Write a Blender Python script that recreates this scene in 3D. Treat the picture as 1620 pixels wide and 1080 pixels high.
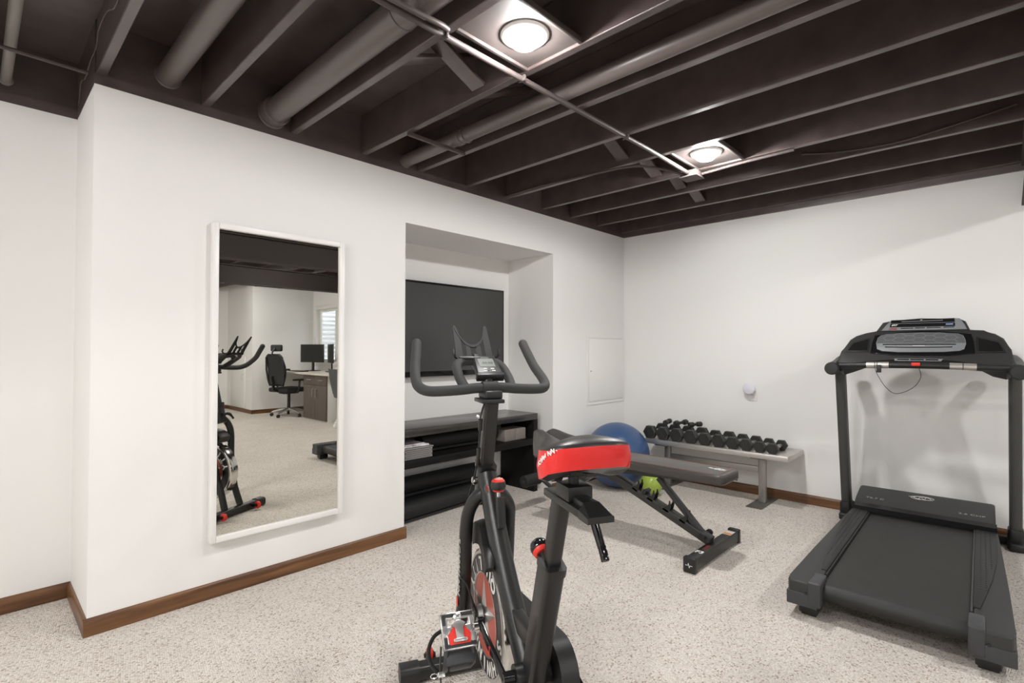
import bpy, bmesh, math, random
from mathutils import Vector, Matrix, Euler

for o in list(bpy.data.objects):
    bpy.data.objects.remove(o)
SC = bpy.context.scene
COL = SC.collection
PI = math.pi
R = math.radians
random.seed(7)

# ------------------------------------------------------------------ camera
YAW, PITCH, ROLL, FPX = 0.7637, 0.0162, 0.0020, 819.756
fw = Vector((math.cos(YAW)*math.cos(PITCH), math.sin(YAW)*math.cos(PITCH), math.sin(PITCH)))
rt = Vector((math.sin(YAW), -math.cos(YAW), 0))
up = rt.cross(fw)
r2 = rt*math.cos(ROLL)+up*math.sin(ROLL)
u2 = -rt*math.sin(ROLL)+up*math.cos(ROLL)
cd = bpy.data.cameras.new('camera')
cam = bpy.data.objects.new('camera', cd)
COL.objects.link(cam)
M3 = Matrix((r2, u2, -fw)).transposed()
cam.matrix_world = Matrix.Translation((-4.6499, -2.8542, 1.2259)) @ M3.to_4x4()
cd.sensor_width = 36
cd.lens = FPX/1620*36
cd.clip_start = 0.02
SC.camera = cam

# ------------------------------------------------------------------ world, light, exposure
SC.view_settings.view_transform = 'Standard'
SC.view_settings.look = 'None'
SC.view_settings.gamma = 1
SC.view_settings.use_curve_mapping = False
SC.view_settings.exposure = 0.70
w = bpy.data.worlds.new('daylight')
SC.world = w
w.use_nodes = True
w.node_tree.nodes['Background'].inputs[0].default_value = (0.93, 0.96, 1.0, 1)
w.node_tree.nodes['Background'].inputs[1].default_value = 4.0
LAMP_COL = (1.0, 0.985, 0.97)
# lens radiance of each can: near one, far one, left of the camera, added fill can, office bays behind
LAMP_NEAR, LAMP_FAR, LAMP_LEFT, LAMP_FILL, LAMP_DIM, LAMP_RIGHT, LAMP_OFFICE = 245.0, 350.0, 600.0, 335.0, 110.0, 320.0, 360.0

# ------------------------------------------------------------------ materials
def mat(name, col, rough=0.5, metal=0.0, spec=0.5, bump=None, var=None, coat=0.0, emit=None):
    """bump=(scale, strength, distance); var=(scale, amount) value mottling"""
    m = bpy.data.materials.new(name)
    m.use_nodes = True
    nt = m.node_tree
    b = nt.nodes['Principled BSDF']
    b.inputs['Base Color'].default_value = (*col, 1)
    b.inputs['Roughness'].default_value = rough
    b.inputs['Metallic'].default_value = metal
    b.inputs['Specular IOR Level'].default_value = spec
    b.inputs['Coat Weight'].default_value = coat
    tc = None
    if bump or var:
        tc = nt.nodes.new('ShaderNodeTexCoord')
    if bump:
        n = nt.nodes.new('ShaderNodeTexNoise')
        n.inputs['Scale'].default_value = bump[0]
        n.inputs['Detail'].default_value = 3
        nt.links.new(tc.outputs['Object'], n.inputs['Vector'])
        bp = nt.nodes.new('ShaderNodeBump')
        bp.inputs['Strength'].default_value = bump[1]
        bp.inputs['Distance'].default_value = bump[2]
        nt.links.new(n.outputs['Fac'], bp.inputs['Height'])
        nt.links.new(bp.outputs['Normal'], b.inputs['Normal'])
    if var:
        n = nt.nodes.new('ShaderNodeTexNoise')
        n.inputs['Scale'].default_value = var[0]
        n.inputs['Detail'].default_value = 4
        nt.links.new(tc.outputs['Object'], n.inputs['Vector'])
        rp = nt.nodes.new('ShaderNodeValToRGB')
        a = var[1]
        rp.color_ramp.elements[0].position = 0.3
        rp.color_ramp.elements[1].position = 0.7
        rp.color_ramp.elements[0].color = (*[c*(1-a) for c in col], 1)
        rp.color_ramp.elements[1].color = (*[min(1, c*(1+a)) for c in col], 1)
        nt.links.new(n.outputs['Fac'], rp.inputs['Fac'])
        nt.links.new(rp.outputs['Color'], b.inputs['Base Color'])
    if emit:
        b.inputs['Emission Color'].default_value = (*emit[0], 1)
        b.inputs['Emission Strength'].default_value = emit[1]
    return m

def lens_mat(name, power):
    return mat(name, (0.8, 0.8, 0.8), 0.5, emit=(LAMP_COL, power))

def carpet_mat():
    m = bpy.data.materials.new('berber_carpet')
    m.use_nodes = True
    nt = m.node_tree; N = nt.nodes; Lk = nt.links
    b = N['Principled BSDF']
    b.inputs['Roughness'].default_value = 0.95
    b.inputs['Specular IOR Level'].default_value = 0.1
    tc = N.new('ShaderNodeTexCoord')
    mp = N.new('ShaderNodeMapping')
    mp.inputs['Rotation'].default_value = (0, 0, R(8))
    mp.inputs['Scale'].default_value = (1, 1.25, 1)
    Lk.new(tc.outputs['Object'], mp.inputs['Vector'])
    v = N.new('ShaderNodeTexVoronoi'); v.inputs['Scale'].default_value = 135
    v.inputs['Randomness'].default_value = 0.55
    Lk.new(mp.outputs['Vector'], v.inputs['Vector'])
    sep = N.new('ShaderNodeSeparateColor'); Lk.new(v.outputs['Color'], sep.inputs['Color'])
    rp = N.new('ShaderNodeValToRGB')
    e = rp.color_ramp.elements
    e[0].position = 0.0; e[0].color = (0.42, 0.33, 0.27, 1)
    e[1].position = 1.0; e[1].color = (0.83, 0.79, 0.745, 1)
    for p, c in ((0.045, (0.48, 0.40, 0.34, 1)), (0.10, (0.69, 0.64, 0.585, 1)), (0.5, (0.76, 0.715, 0.665, 1))):
        k = e.new(p); k.color = c
    Lk.new(sep.outputs['Red'], rp.inputs['Fac'])
    # gaps between loops are a little darker
    g = N.new('ShaderNodeValToRGB')
    g.color_ramp.elements[0].position = 0.35; g.color_ramp.elements[0].color = (1, 1, 1, 1)
    g.color_ramp.elements[1].position = 0.85; g.color_ramp.elements[1].color = (0.70, 0.655, 0.61, 1)
    Lk.new(v.outputs['Distance'], g.inputs['Fac'])
    mx = N.new('ShaderNodeMix'); mx.data_type = 'RGBA'; mx.blend_type = 'MULTIPLY'
    mx.inputs['Factor'].default_value = 1
    Lk.new(rp.outputs['Color'], mx.inputs['A']); Lk.new(g.outputs['Color'], mx.inputs['B'])
    n2 = N.new('ShaderNodeTexNoise'); n2.inputs['Scale'].default_value = 2.2; n2.inputs['Detail'].default_value = 3
    Lk.new(tc.outputs['Object'], n2.inputs['Vector'])
    r2_ = N.new('ShaderNodeValToRGB')
    r2_.color_ramp.elements[0].position = 0.3; r2_.color_ramp.elements[0].color = (0.93, 0.92, 0.91, 1)
    r2_.color_ramp.elements[1].position = 0.7; r2_.color_ramp.elements[1].color = (1, 1, 1, 1)
    Lk.new(n2.outputs['Fac'], r2_.inputs['Fac'])
    m2 = N.new('ShaderNodeMix'); m2.data_type = 'RGBA'; m2.blend_type = 'MULTIPLY'; m2.inputs['Factor'].default_value = 1
    Lk.new(mx.outputs['Result'], m2.inputs['A']); Lk.new(r2_.outputs['Color'], m2.inputs['B'])
    Lk.new(m2.outputs['Result'], b.inputs['Base Color'])
    inv = N.new('ShaderNodeMath'); inv.operation = 'SUBTRACT'; inv.inputs[0].default_value = 1
    Lk.new(v.outputs['Distance'], inv.inputs[1])
    bp = N.new('ShaderNodeBump'); bp.inputs['Strength'].default_value = 0.7; bp.inputs['Distance'].default_value = 0.006
    Lk.new(inv.outputs['Value'], bp.inputs['Height'])
    Lk.new(bp.outputs['Normal'], b.inputs['Normal'])
    return m

def wood_mat(name, dark, light, axis='X', scale=14, rough=0.45, spec=0.5):
    m = bpy.data.materials.new(name)
    m.use_nodes = True
    nt = m.node_tree; N = nt.nodes; Lk = nt.links
    b = N['Principled BSDF']; b.inputs['Roughness'].default_value = rough
    b.inputs['Specular IOR Level'].default_value = spec
    tc = N.new('ShaderNodeTexCoord'); mp = N.new('ShaderNodeMapping')
    s = [scale*3]*3; s['XYZ'.index(axis)] = scale*0.22
    mp.inputs['Scale'].default_value = s
    Lk.new(tc.outputs['Object'], mp.inputs['Vector'])
    n = N.new('ShaderNodeTexNoise'); n.inputs['Scale'].default_value = 1.0; n.inputs['Detail'].default_value = 6
    n.inputs['Distortion'].default_value = 0.6
    Lk.new(mp.outputs['Vector'], n.inputs['Vector'])
    rp = N.new('ShaderNodeValToRGB')
    rp.color_ramp.elements[0].position = 0.32; rp.color_ramp.elements[0].color = (*dark, 1)
    rp.color_ramp.elements[1].position = 0.68; rp.color_ramp.elements[1].color = (*light, 1)
    Lk.new(n.outputs['Fac'], rp.inputs['Fac']); Lk.new(rp.outputs['Color'], b.inputs['Base Color'])
    return m

def mirror_mat():
    m = bpy.data.materials.new('mirror_glass'); m.use_nodes = True
    b = m.node_tree.nodes['Principled BSDF']
    b.inputs['Base Color'].default_value = (0.75, 0.745, 0.70, 1)
    b.inputs['Metallic'].default_value = 1; b.inputs['Roughness'].default_value = 0.0
    return m

def hex_mat():
    """grey plastic with a pale honeycomb line pattern"""
    m = bpy.data.materials.new('honeycomb_panel'); m.use_nodes = True
    nt = m.node_tree; N = nt.nodes; Lk = nt.links
    b = N['Principled BSDF']; b.inputs['Roughness'].default_value = 0.5
    tc = N.new('ShaderNodeTexCoord'); mp = N.new('ShaderNodeMapping')
    Lk.new(tc.outputs['Object'], mp.inputs['Vector'])
    n = N.new('ShaderNodeTexNoise'); n.inputs['Scale'].default_value = 180
    Lk.new(mp.outputs['Vector'], n.inputs['Vector'])
    rp = N.new('ShaderNodeValToRGB')
    rp.color_ramp.elements[0].color = (0.07, 0.074, 0.078, 1); rp.color_ramp.elements[1].color = (0.13, 0.136, 0.142, 1)
    Lk.new(n.outputs['Fac'], rp.inputs['Fac']); Lk.new(rp.outputs['Color'], b.inputs['Base Color'])
    return m

MT = dict(
    wall=mat('white_wall_paint', (0.81, 0.803, 0.785), 0.7, spec=0.3, bump=(90, 0.06, 0.002)),
    carpet=carpet_mat(),
    dark=mat('dark_brown_ceiling_paint', (0.077, 0.056, 0.053), 0.34, spec=1.0, bump=(60, 0.18, 0.002), var=(9, 0.25)),
    darkpipe=mat('dark_brown_pipe_paint', (0.115, 0.092, 0.087), 0.38, spec=0.8, bump=(120, 0.1, 0.001)),
    beam=mat('dark_brown_beam_paint', (0.050, 0.040, 0.038), 0.65, spec=0.25),
    conduit=mat('dark_brown_conduit_paint', (0.075, 0.060, 0.057), 0.5, spec=0.4),
    greypipe=mat('greyish_pipe_paint', (0.20, 0.18, 0.165), 0.5, spec=0.4),
    base=wood_mat('stained_baseboard_wood', (0.075, 0.03, 0.011), (0.20, 0.092, 0.034), 'X', 10, 0.35),
    base_y=wood_mat('stained_baseboard_wood_cross', (0.075, 0.03, 0.011), (0.20, 0.092, 0.034), 'Y', 10, 0.35),
    white=mat('white_satin_lacquer', (0.83, 0.82, 0.80), 0.35),
    panelw=mat('white_panel_paint', (0.80, 0.79, 0.765), 0.4),
    mirror=mirror_mat(),
    blk=mat('black_satin_plastic', (0.014, 0.014, 0.014), 0.42),
    matblk=mat('matte_black_plastic', (0.016, 0.016, 0.016), 0.62, spec=0.35),
    blkgloss=mat('black_gloss_plastic', (0.008, 0.008, 0.009), 0.12),
    screen=mat('dark_television_screen', (0.045, 0.045, 0.044), 0.22, spec=0.6),
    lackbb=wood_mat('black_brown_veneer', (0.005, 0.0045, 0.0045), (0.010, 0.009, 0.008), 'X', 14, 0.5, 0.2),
    lacktop_lit=wood_mat('black_brown_veneer_lit_top', (0.018, 0.015, 0.013), (0.032, 0.028, 0.024), 'X', 14, 0.24, 0.9),  # same veneer as the front, colour lightened for light reflected off the top
    foam=mat('black_exercise_foam', (0.016, 0.016, 0.016), 0.65, spec=0.35, bump=(400, 0.3, 0.001)),
    foamspeck=mat('black_ribbed_foam', (0.020, 0.020, 0.020), 0.6, spec=0.35, bump=(150, 0.6, 0.003)),
    greyfoam=mat('grey_yoga_block_foam', (0.20, 0.175, 0.155), 0.85, var=(60, 0.12)),
    basket=mat('grey_basket_plastic', (0.27, 0.26, 0.255), 0.5),
    basketdark=mat('basket_gap_shadow_plastic', (0.10, 0.095, 0.09), 0.6),
    paper=mat('printed_paper', (0.62, 0.58, 0.60), 0.6, var=(22, 0.5)),
    alu=mat('brushed_aluminium', (0.60, 0.58, 0.55), 0.38, metal=0.85, bump=(300, 0.08, 0.0005)),
    galv=mat('grey_steel_post', (0.36, 0.345, 0.325), 0.4, metal=0.7),
    rubber=mat('black_rubber_hex', (0.020, 0.0195, 0.018), 0.5, spec=0.45, bump=(90, 0.2, 0.001), var=(40, 0.25)),
    blue=mat('blue_ball_vinyl', (0.040, 0.085, 0.195), 0.33, spec=0.5),
    green=mat('lime_ball_vinyl', (0.33, 0.45, 0.065), 0.3, spec=0.5),
    frame=mat('dark_grey_powder_coat', (0.032, 0.032, 0.0315), 0.42, spec=0.5, bump=(500, 0.1, 0.0005)),
    bframe=mat('black_powder_coat', (0.014, 0.014, 0.0137), 0.36, spec=0.5, bump=(500, 0.12, 0.0005)),
    tmgrey=mat('charcoal_treadmill_plastic', (0.027, 0.027, 0.0265), 0.5, bump=(350, 0.2, 0.0006)),
    tmblack=mat('black_treadmill_plastic', (0.012, 0.012, 0.012), 0.45, bump=(350, 0.2, 0.0006)),
    tmend=mat('slate_end_cap_plastic', (0.045, 0.046, 0.050), 0.45),
    belt=mat('running_belt_rubber', (0.020, 0.0195, 0.018), 0.55, bump=(450, 0.35, 0.001), var=(14, 0.12)),
    tmpost=mat('grey_upright_paint', (0.050, 0.050, 0.048), 0.42),
    panelgrey=mat('grey_console_overlay', (0.20, 0.21, 0.22), 0.45),
    hexm=hex_mat(),
    line=mat('pale_honeycomb_line', (0.30, 0.29, 0.26), 0.5),
    display=mat('dark_display_window', (0.012, 0.012, 0.012), 0.2),
    bluebtn=mat('pale_blue_badge', (0.30, 0.42, 0.75), 0.4),
    chrome=mat('polished_chrome', (0.75, 0.74, 0.72), 0.12, metal=1),
    alucast=mat('polished_cast_aluminium', (0.72, 0.71, 0.70), 0.27, metal=0.8),
    silver=mat('satin_silver', (0.62, 0.61, 0.60), 0.3, metal=0.9),
    pads=mat('silver_sensor_pad', (0.52, 0.49, 0.46), 0.3, metal=0.6),
    red=mat('bright_red_vinyl', (0.72, 0.017, 0.016), 0.32, coat=0.15),
    redp=mat('red_plastic', (0.70, 0.035, 0.022), 0.4),
    reddisc=mat('dull_red_flywheel_paint', (0.42, 0.085, 0.058), 0.4),
    flyblk=mat('black_flywheel_paint', (0.022, 0.021, 0.020), 0.4),
    wtxt=mat('pale_lettering', (0.55, 0.54, 0.52), 0.5),
    wtxt3=mat('grey_hood_lettering', (0.30, 0.29, 0.28), 0.5),
    wtxt2=mat('white_lettering', (0.8, 0.79, 0.77), 0.5),
    saddle=mat('black_saddle_vinyl', (0.030, 0.028, 0.027), 0.38, bump=(700, 0.15, 0.0006)),
    pad=mat('black_bench_vinyl', (0.050, 0.045, 0.041), 0.33, spec=0.6, bump=(250, 0.12, 0.0008)),
    padside=mat('black_bench_vinyl_side', (0.018, 0.017, 0.017), 0.35),
    stitch=mat('red_stitching', (0.25, 0.05, 0.04), 0.6),
    grip=mat('black_foam_grip', (0.030, 0.030, 0.0295), 0.7, bump=(900, 0.3, 0.0008)),
    lcd=mat('grey_lcd', (0.20, 0.215, 0.20), 0.25),
    label=mat('white_label', (0.62, 0.60, 0.58), 0.5),
    orange=mat('orange_label_band', (0.70, 0.24, 0.05), 0.5),
    lens_near=lens_mat('lit_lamp_lens', LAMP_NEAR), lens_far=lens_mat('lit_lamp_lens_far', LAMP_FAR),
    lens_left=lens_mat('lit_lamp_lens_left', LAMP_LEFT), lens_fill=lens_mat('lit_lamp_lens_fill', LAMP_FILL),
    lens_dim=lens_mat('lit_lamp_lens_dim', LAMP_DIM), lens_right=lens_mat('lit_lamp_lens_right', LAMP_RIGHT),
    lens_office=lens_mat('lit_lamp_lens_office', LAMP_OFFICE),
    lampplate=mat('painted_lamp_plate', (0.085, 0.070, 0.066), 0.6, spec=0.3),
    casing=mat('white_window_casing', (0.78, 0.76, 0.72), 0.45),
    well=mat('white_corrugated_steel', (0.82, 0.84, 0.86), 0.5),
    glass=None,
    laminate=mat('pale_desk_laminate', (0.66, 0.60, 0.53), 0.4, var=(30, 0.06)),
    cabw=wood_mat('dark_cabinet_laminate', (0.085, 0.066, 0.054), (0.125, 0.10, 0.083), 'Z', 12, 0.5),
    mesh=mat('black_chair_mesh', (0.020, 0.020, 0.020), 0.7),
    greychair=mat('grey_chair_shell', (0.075, 0.08, 0.088), 0.5),
    outlet=mat('white_outlet_plastic', (0.80, 0.79, 0.78), 0.35),
    fresh=mat('lavender_white_plastic', (0.70, 0.69, 0.76), 0.4),
    steel=mat('dark_floor_plate', (0.20, 0.19, 0.175), 0.4, metal=0.7),
    wire=mat('bare_wire', (0.16, 0.13, 0.11), 0.5),
)
gm = bpy.data.materials.new('window_glass'); gm.use_nodes = True
gb = gm.node_tree.nodes['Principled BSDF']
gb.inputs['Transmission Weight'].default_value = 1; gb.inputs['Roughness'].default_value = 0; gb.inputs['IOR'].default_value = 1.05
MT['glass'] = gm

# ------------------------------------------------------------------ mesh helpers
def cat_rom(pts, n=8):
    P = [Vector(p) for p in pts]
    if len(P) < 3:
        return P
    out = []
    for i in range(len(P)-1):
        p0 = P[i-1] if i else P[0]*2-P[1]
        p1, p2 = P[i], P[i+1]
        p3 = P[i+2] if i+2 < len(P) else P[-1]*2-P[-2]
        for k in range(n):
            t = k/n
            out.append(0.5*((2*p1)+(p2-p0)*t+(2*p0-5*p1+4*p2-p3)*t*t+(3*p1-p0-3*p2+p3)*t**3))
    out.append(P[-1])
    return out

def basis(o, x, y):
    """matrix with local x, y along the given directions"""
    x = Vector(x).normalized(); y = Vector(y); y = (y-x*y.dot(x)).normalized(); z = x.cross(y)
    m = Matrix((x, y, z)).transposed().to_4x4()
    m.translation = Vector(o)
    return m

def rrect(w, h, r, n=5):
    pts = []
    for cx, cy, a0 in ((w/2-r, h/2-r, 0), (-w/2+r, h/2-r, 90), (-w/2+r, -h/2+r, 180), (w/2-r, -h/2+r, 270)):
        for k in range(n+1):
            a = R(a0+90*k/n)
            pts.append((cx+r*math.cos(a), cy+r*math.sin(a)))
    return pts

class MB:
    def __init__(s):
        s.bm = bmesh.new()
    def merge(s, bm, M=None):
        if M is not None:
            bm.transform(M)
        vm = {}
        for v in bm.verts:
            vm[v] = s.bm.verts.new(v.co)
        for f in bm.faces:
            try:
                s.bm.faces.new([vm[v] for v in f.verts])
            except ValueError:
                pass
        bm.free()
        return s
    def box(s, x0, x1, y0, y1, z0, z1, bev=0, seg=2, M=None):
        b = bmesh.new()
        bmesh.ops.create_cube(b, size=1)
        b.transform(Matrix.Translation(((x0+x1)/2, (y0+y1)/2, (z0+z1)/2)) @ Matrix.Diagonal((abs(x1-x0), abs(y1-y0), abs(z1-z0), 1)))
        if bev:
            bmesh.ops.bevel(b, geom=list(b.edges), offset=bev, segments=seg, profile=0.5, affect='EDGES')
        return s.merge(b, M)
    def rings(s, rings, closed=True, cap0=True, cap1=True, loop=False):
        V = [[s.bm.verts.new(Vector(p)) for p in r] for r in rings]
        n = len(V[0])
        rng = range(len(V)) if loop else range(len(V)-1)
        for i in rng:
            a, b = V[i], V[(i+1) % len(V)]
            for j in range(n if closed else n-1):
                k = (j+1) % n
                try:
                    s.bm.faces.new((a[j], a[k], b[k], b[j]))
                except ValueError:
                    pass
        if not loop and closed:
            if cap0:
                s.bm.faces.new(list(reversed(V[0])))
            if cap1:
                s.bm.faces.new(V[-1])
        return s
    def tube(s, pts, r, n=12, smooth=0, caps=True, prof=None, upv=None, round_end=False):
        P = cat_rom(pts, smooth) if smooth else [Vector(p) for p in pts]
        rad = r if isinstance(r, (list, tuple)) else [r]*len(P)
        if len(rad) != len(P):
            rad = [rad[min(len(rad)-1, int(i*(len(rad)-1)/(len(P)-1)+0.5))] for i in range(len(P))]
        T = []
        for i in range(len(P)):
            a = P[max(0, i-1)]; b = P[min(len(P)-1, i+1)]
            T.append((b-a).normalized())
        ref = Vector(upv) if upv else (Vector((0, 0, 1)) if abs(T[0].z) < 0.9 else Vector((0, 1, 0)))
        nx = (ref-T[0]*ref.dot(T[0])).normalized()
        rings = []
        for i in range(len(P)):
            nx = (nx-T[i]*nx.dot(T[i])).normalized()
            ny = T[i].cross(nx)
            if prof:
                rings.append([P[i]+ny*(a*rad[i])+nx*(b*rad[i]) for a, b in prof])
            else:
                rings.append([P[i]+(nx*math.cos(2*PI*k/n)+ny*math.sin(2*PI*k/n))*rad[i] for k in range(n)])
        if round_end and not prof:
            def dome(i, sg):
                out = []
                c = P[i]; rr = rad[i]
                base = [p-c for p in rings[i]]
                for q in (0.35, 0.65, 0.88, 0.98):
                    out.append([c+T[i]*sg*rr*q*0.9+v*math.sqrt(max(0, 1-q*q)) for v in base])
                return out
            rings = list(reversed(dome(0, -1)))+rings+dome(len(P)-1, 1)
        return s.rings(rings, True, caps, caps)
    def rtube(s, pts, wdt, hgt, rr=0.006, upv=None, smooth=0):
        return s.tube(pts, 1.0, smooth=smooth, prof=rrect(wdt, hgt, rr, 3), upv=upv)
    def cyl(s, p0, p1, r0, r1=None, n=24):
        return s.tube([p0, p1], [r0, r0 if r1 is None else r1], n)
    def lathe(s, prof, M=None, n=32, cap=True):
        """profile (r, z) from bottom to top around local z"""
        M = M or Matrix.Identity(4)
        rings = []
        for r, z in prof:
            rings.append([M @ Vector((max(r, 1e-5)*math.cos(2*PI*k/n), max(r, 1e-5)*math.sin(2*PI*k/n), z)) for k in range(n)])
        return s.rings(rings, True, cap, cap)
    def prism(s, poly, d, M=None, bev=0, seg=2):
        b = bmesh.new()
        v0 = [b.verts.new((x, y, 0)) for x, y in poly]
        v1 = [b.verts.new((x, y, d)) for x, y in poly]
        n = len(poly)
        b.faces.new(list(reversed(v0))); b.faces.new(v1)
        for i in range(n):
            b.faces.new((v0[i], v0[(i+1) % n], v1[(i+1) % n], v1[i]))
        if bev:
            ed = [e for e in b.edges if all(abs(v.co.z-d) < 1e-6 for v in e.verts)]
            bmesh.ops.bevel(b, geom=ed, offset=bev, segments=seg, profile=0.5, affect='EDGES')
        return s.merge(b, M)
    def ball(s, c, r, sc=(1, 1, 1), nu=32, nv=20, M=None):
        b = bmesh.new()
        bmesh.ops.create_uvsphere(b, u_segments=nu, v_segments=nv, radius=r)
        b.transform(Matrix.Translation(c) @ (M or Matrix.Identity(4)) @ Matrix.Diagonal((*sc, 1)))
        return s.merge(b)
    def build(s, name, m, parent=None, smooth=True, ang=38, label=None):
        bmesh.ops.recalc_face_normals(s.bm, faces=s.bm.faces)
        if smooth:
            for f in s.bm.faces:
                f.smooth = True
            for e in s.bm.edges:
                if len(e.link_faces) == 2:
                    e.smooth = e.calc_face_angle(0) < R(ang)
        me = bpy.data.meshes.new(name)
        s.bm.to_mesh(me); s.bm.free()
        o = bpy.data.objects.new(name, me)
        COL.objects.link(o)
        me.materials.append(MT[m] if isinstance(m, str) else m)
        if parent is not None:
            o.parent = parent
        if label:
            o['label'] = label
        return o

def tag(o, label, cat, group=None):
    o['label'] = label; o['category'] = cat
    if group:
        o['group'] = group
    return o
def thing(name, label, cat, loc=(0, 0, 0), rz=0, group=None):
    o = bpy.data.objects.new(name, None)
    COL.objects.link(o)
    o.empty_display_size = 0.05
    o.location = loc; o.rotation_euler = (0, 0, rz)
    return tag(o, label, cat, group)
def struct(o):
    o['kind'] = 'structure'
    return o
def text(name, body, size, m, parent, M, ext=0.0006, bold=0.0, sx=1.0, shear=0):
    c = bpy.data.curves.new(name, 'FONT')
    c.body = body; c.size = size; c.extrude = ext; c.offset = bold; c.shear = shear
    c.align_x = 'CENTER'; c.align_y = 'CENTER'; c.resolution_u = 3
    t = bpy.data.objects.new(name+'_curve', c)
    me = bpy.data.meshes.new_from_object(t)
    bpy.data.objects.remove(t)
    me.transform(M @ Matrix.Diagonal((sx, 1, 1, 1)))
    me.name = name
    me.materials.clear(); me.materials.append(MT[m])
    o = bpy.data.objects.new(name, me); COL.objects.link(o)
    if parent is not None:
        o.parent = parent
    return o
def copy_tree(o, parent=None):
    c = o.copy(); COL.objects.link(c)
    if parent is not None:
        c.parent = parent
    for ch in o.children:
        copy_tree(ch, c)
    return c

# ================================================================== SETTING
XL, XN0, XN1 = -4.293, -2.683, -1.155      # outer corner, niche sides
HW, ZT, ND, AL = 2.38, 2.66, 0.54, 0.52    # wall height, deck height, niche depth, alcove depth
ZJ = 2.424                                 # underside of joists
YB, XW = -8.95, -7.0

struct(MB().box(XW, 0.45, YB-0.1, 0.75, -0.1, 0).build('floor', 'carpet'))
b = MB()
b.box(XL, XN0, 0, AL+0.12, 0, HW)
b.box(XN0, XN1, 0, ND, 2.062, HW)
b.box(XN1, 0.0, 0, ND+0.1, 0, HW)
b.box(XN0, XN1, ND, ND+0.1, 0, HW)
struct(b.build('wall_left', 'wall', smooth=False))
struct(MB().box(XW, XL, AL, AL+0.12, 0, HW).build('wall_alcove', 'wall', smooth=False))
b = MB().box(0, 0.12, -4.3, ND+0.1, 0, ZT)
b.box(0, 0.24, -4.42, -4.3, 0, ZT)
struct(b.build('wall_right', 'wall', smooth=False))
struct(MB().box(XW-0.1, XW, YB, AL+0.1, 0, ZT).build('wall_far_left', 'wall', smooth=False))
b = MB().box(-0.95, 0.36, -7.70, -7.575, 0, ZT)
b.box(-0.95, -0.83, YB, -7.70, 0, ZT)
b.box(XW, -0.83, YB-0.1, YB, 0, ZT)
struct(b.build('wall_back', 'wall', smooth=False))
# wall with the window (behind the camera, seen in the mirror)
WY0, WY1, WZ0, WZ1 = -7.42, -6.05, 0.98, 2.04
b = MB()
b.box(0.24, 0.36, -7.575, WY0, 0, ZT); b.box(0.24, 0.36, WY1, -4.30, 0, ZT)
b.box(0.24, 0.36, WY0, WY1, 0, WZ0); b.box(0.24, 0.36, WY0, WY1, WZ1, ZT)
struct(b.build('wall_window', 'wall', smooth=False))
b = MB()
for y0, y1, z0, z1 in ((WY0-0.08, WY0, WZ0-0.08, WZ1+0.08), (WY1, WY1+0.08, WZ0-0.08, WZ1+0.08), (WY0, WY1, WZ1, WZ1+0.08), (WY0, WY1, WZ0-0.08, WZ0)):
    b.box(0.222, 0.24, y0, y1, z0, z1, 0.004)
wn = struct(b.build('window_1', 'casing'))
b = MB()
for y0, y1, z0, z1 in ((WY0, WY0+0.05, WZ0, WZ1), (WY1-0.05, WY1, WZ0, WZ1), (WY0+0.05, WY1-0.05, WZ1-0.05, WZ1), (WY0+0.05, WY1-0.05, WZ0, WZ0+0.05), (-6.76, -6.70, WZ0+0.05, WZ1-0.05)):
    b.box(0.30, 0.345, y0, y1, z0, z1, 0.004)
b.build('window_frame', 'casing', wn)
MB().box(0.318, 0.324, WY0+0.03, WY1-0.03, WZ0+0.03, WZ1-0.03).build('pane', 'glass', wn, smooth=False)
b = MB()                                   # corrugated window well outside
prof = []
zz = 0.35
while zz < 2.35:
    for k in range(6):
        prof.append((0.80+0.022*math.sin(2*PI*k/6), zz+0.09*k/6))
    zz += 0.09
rings = []
for r_, z_ in prof:
    rings.append([Vector((0.37+r_*math.sin(PI*k/24)*1.1, -6.74+(r_+0.05)*math.cos(PI*k/24), z_)) for k in range(25)])
b.rings(rings, closed=False)
tag(b.build('window_well', 'well', ang=70), 'white corrugated steel window well outside the office window', 'window well')

# dark painted ceiling: deck, rim boards, joists, braces, beams
b = MB()
b.box(XW, 0.45, YB-0.1, 0.75, ZT, ZT+0.08)
b.box(XL, 0.0, 0.0, 0.1, HW, ZT)
b.box(XW, XL, AL, AL+0.1, HW, ZT)
b.box(XL, XL+0.02, 0.1, AL+0.1, HW, ZT)
b.box(XL+0.02, 0.12, 0.1, AL+0.1, HW, ZT)
b.box(-0.022, 0.0, -4.4, 0.0, HW, ZT)
ceil = struct(b.build('ceiling', 'dark', smooth=False))
JX = [-0.492, -0.92, -1.31, -1.745, -2.161, -2.593, -3.012, -3.442, -3.883, -4.289, -4.72, -5.15, -5.58, -6.01, -6.44, -6.87]
for x in JX:
    y1 = 0.0 if x > -4.2 else AL
    if x == -4.289:
        y1 = 0.0
    MB().box(x, x+0.038, YB+0.02, y1-0.002, ZJ, ZT, 0.003, 1).build('joist', 'dark', ceil)
MB().box(-0.062, -0.024, -5.25, -0.002, ZJ, ZT, 0.003, 1).build('joist', 'dark', ceil)
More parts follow.
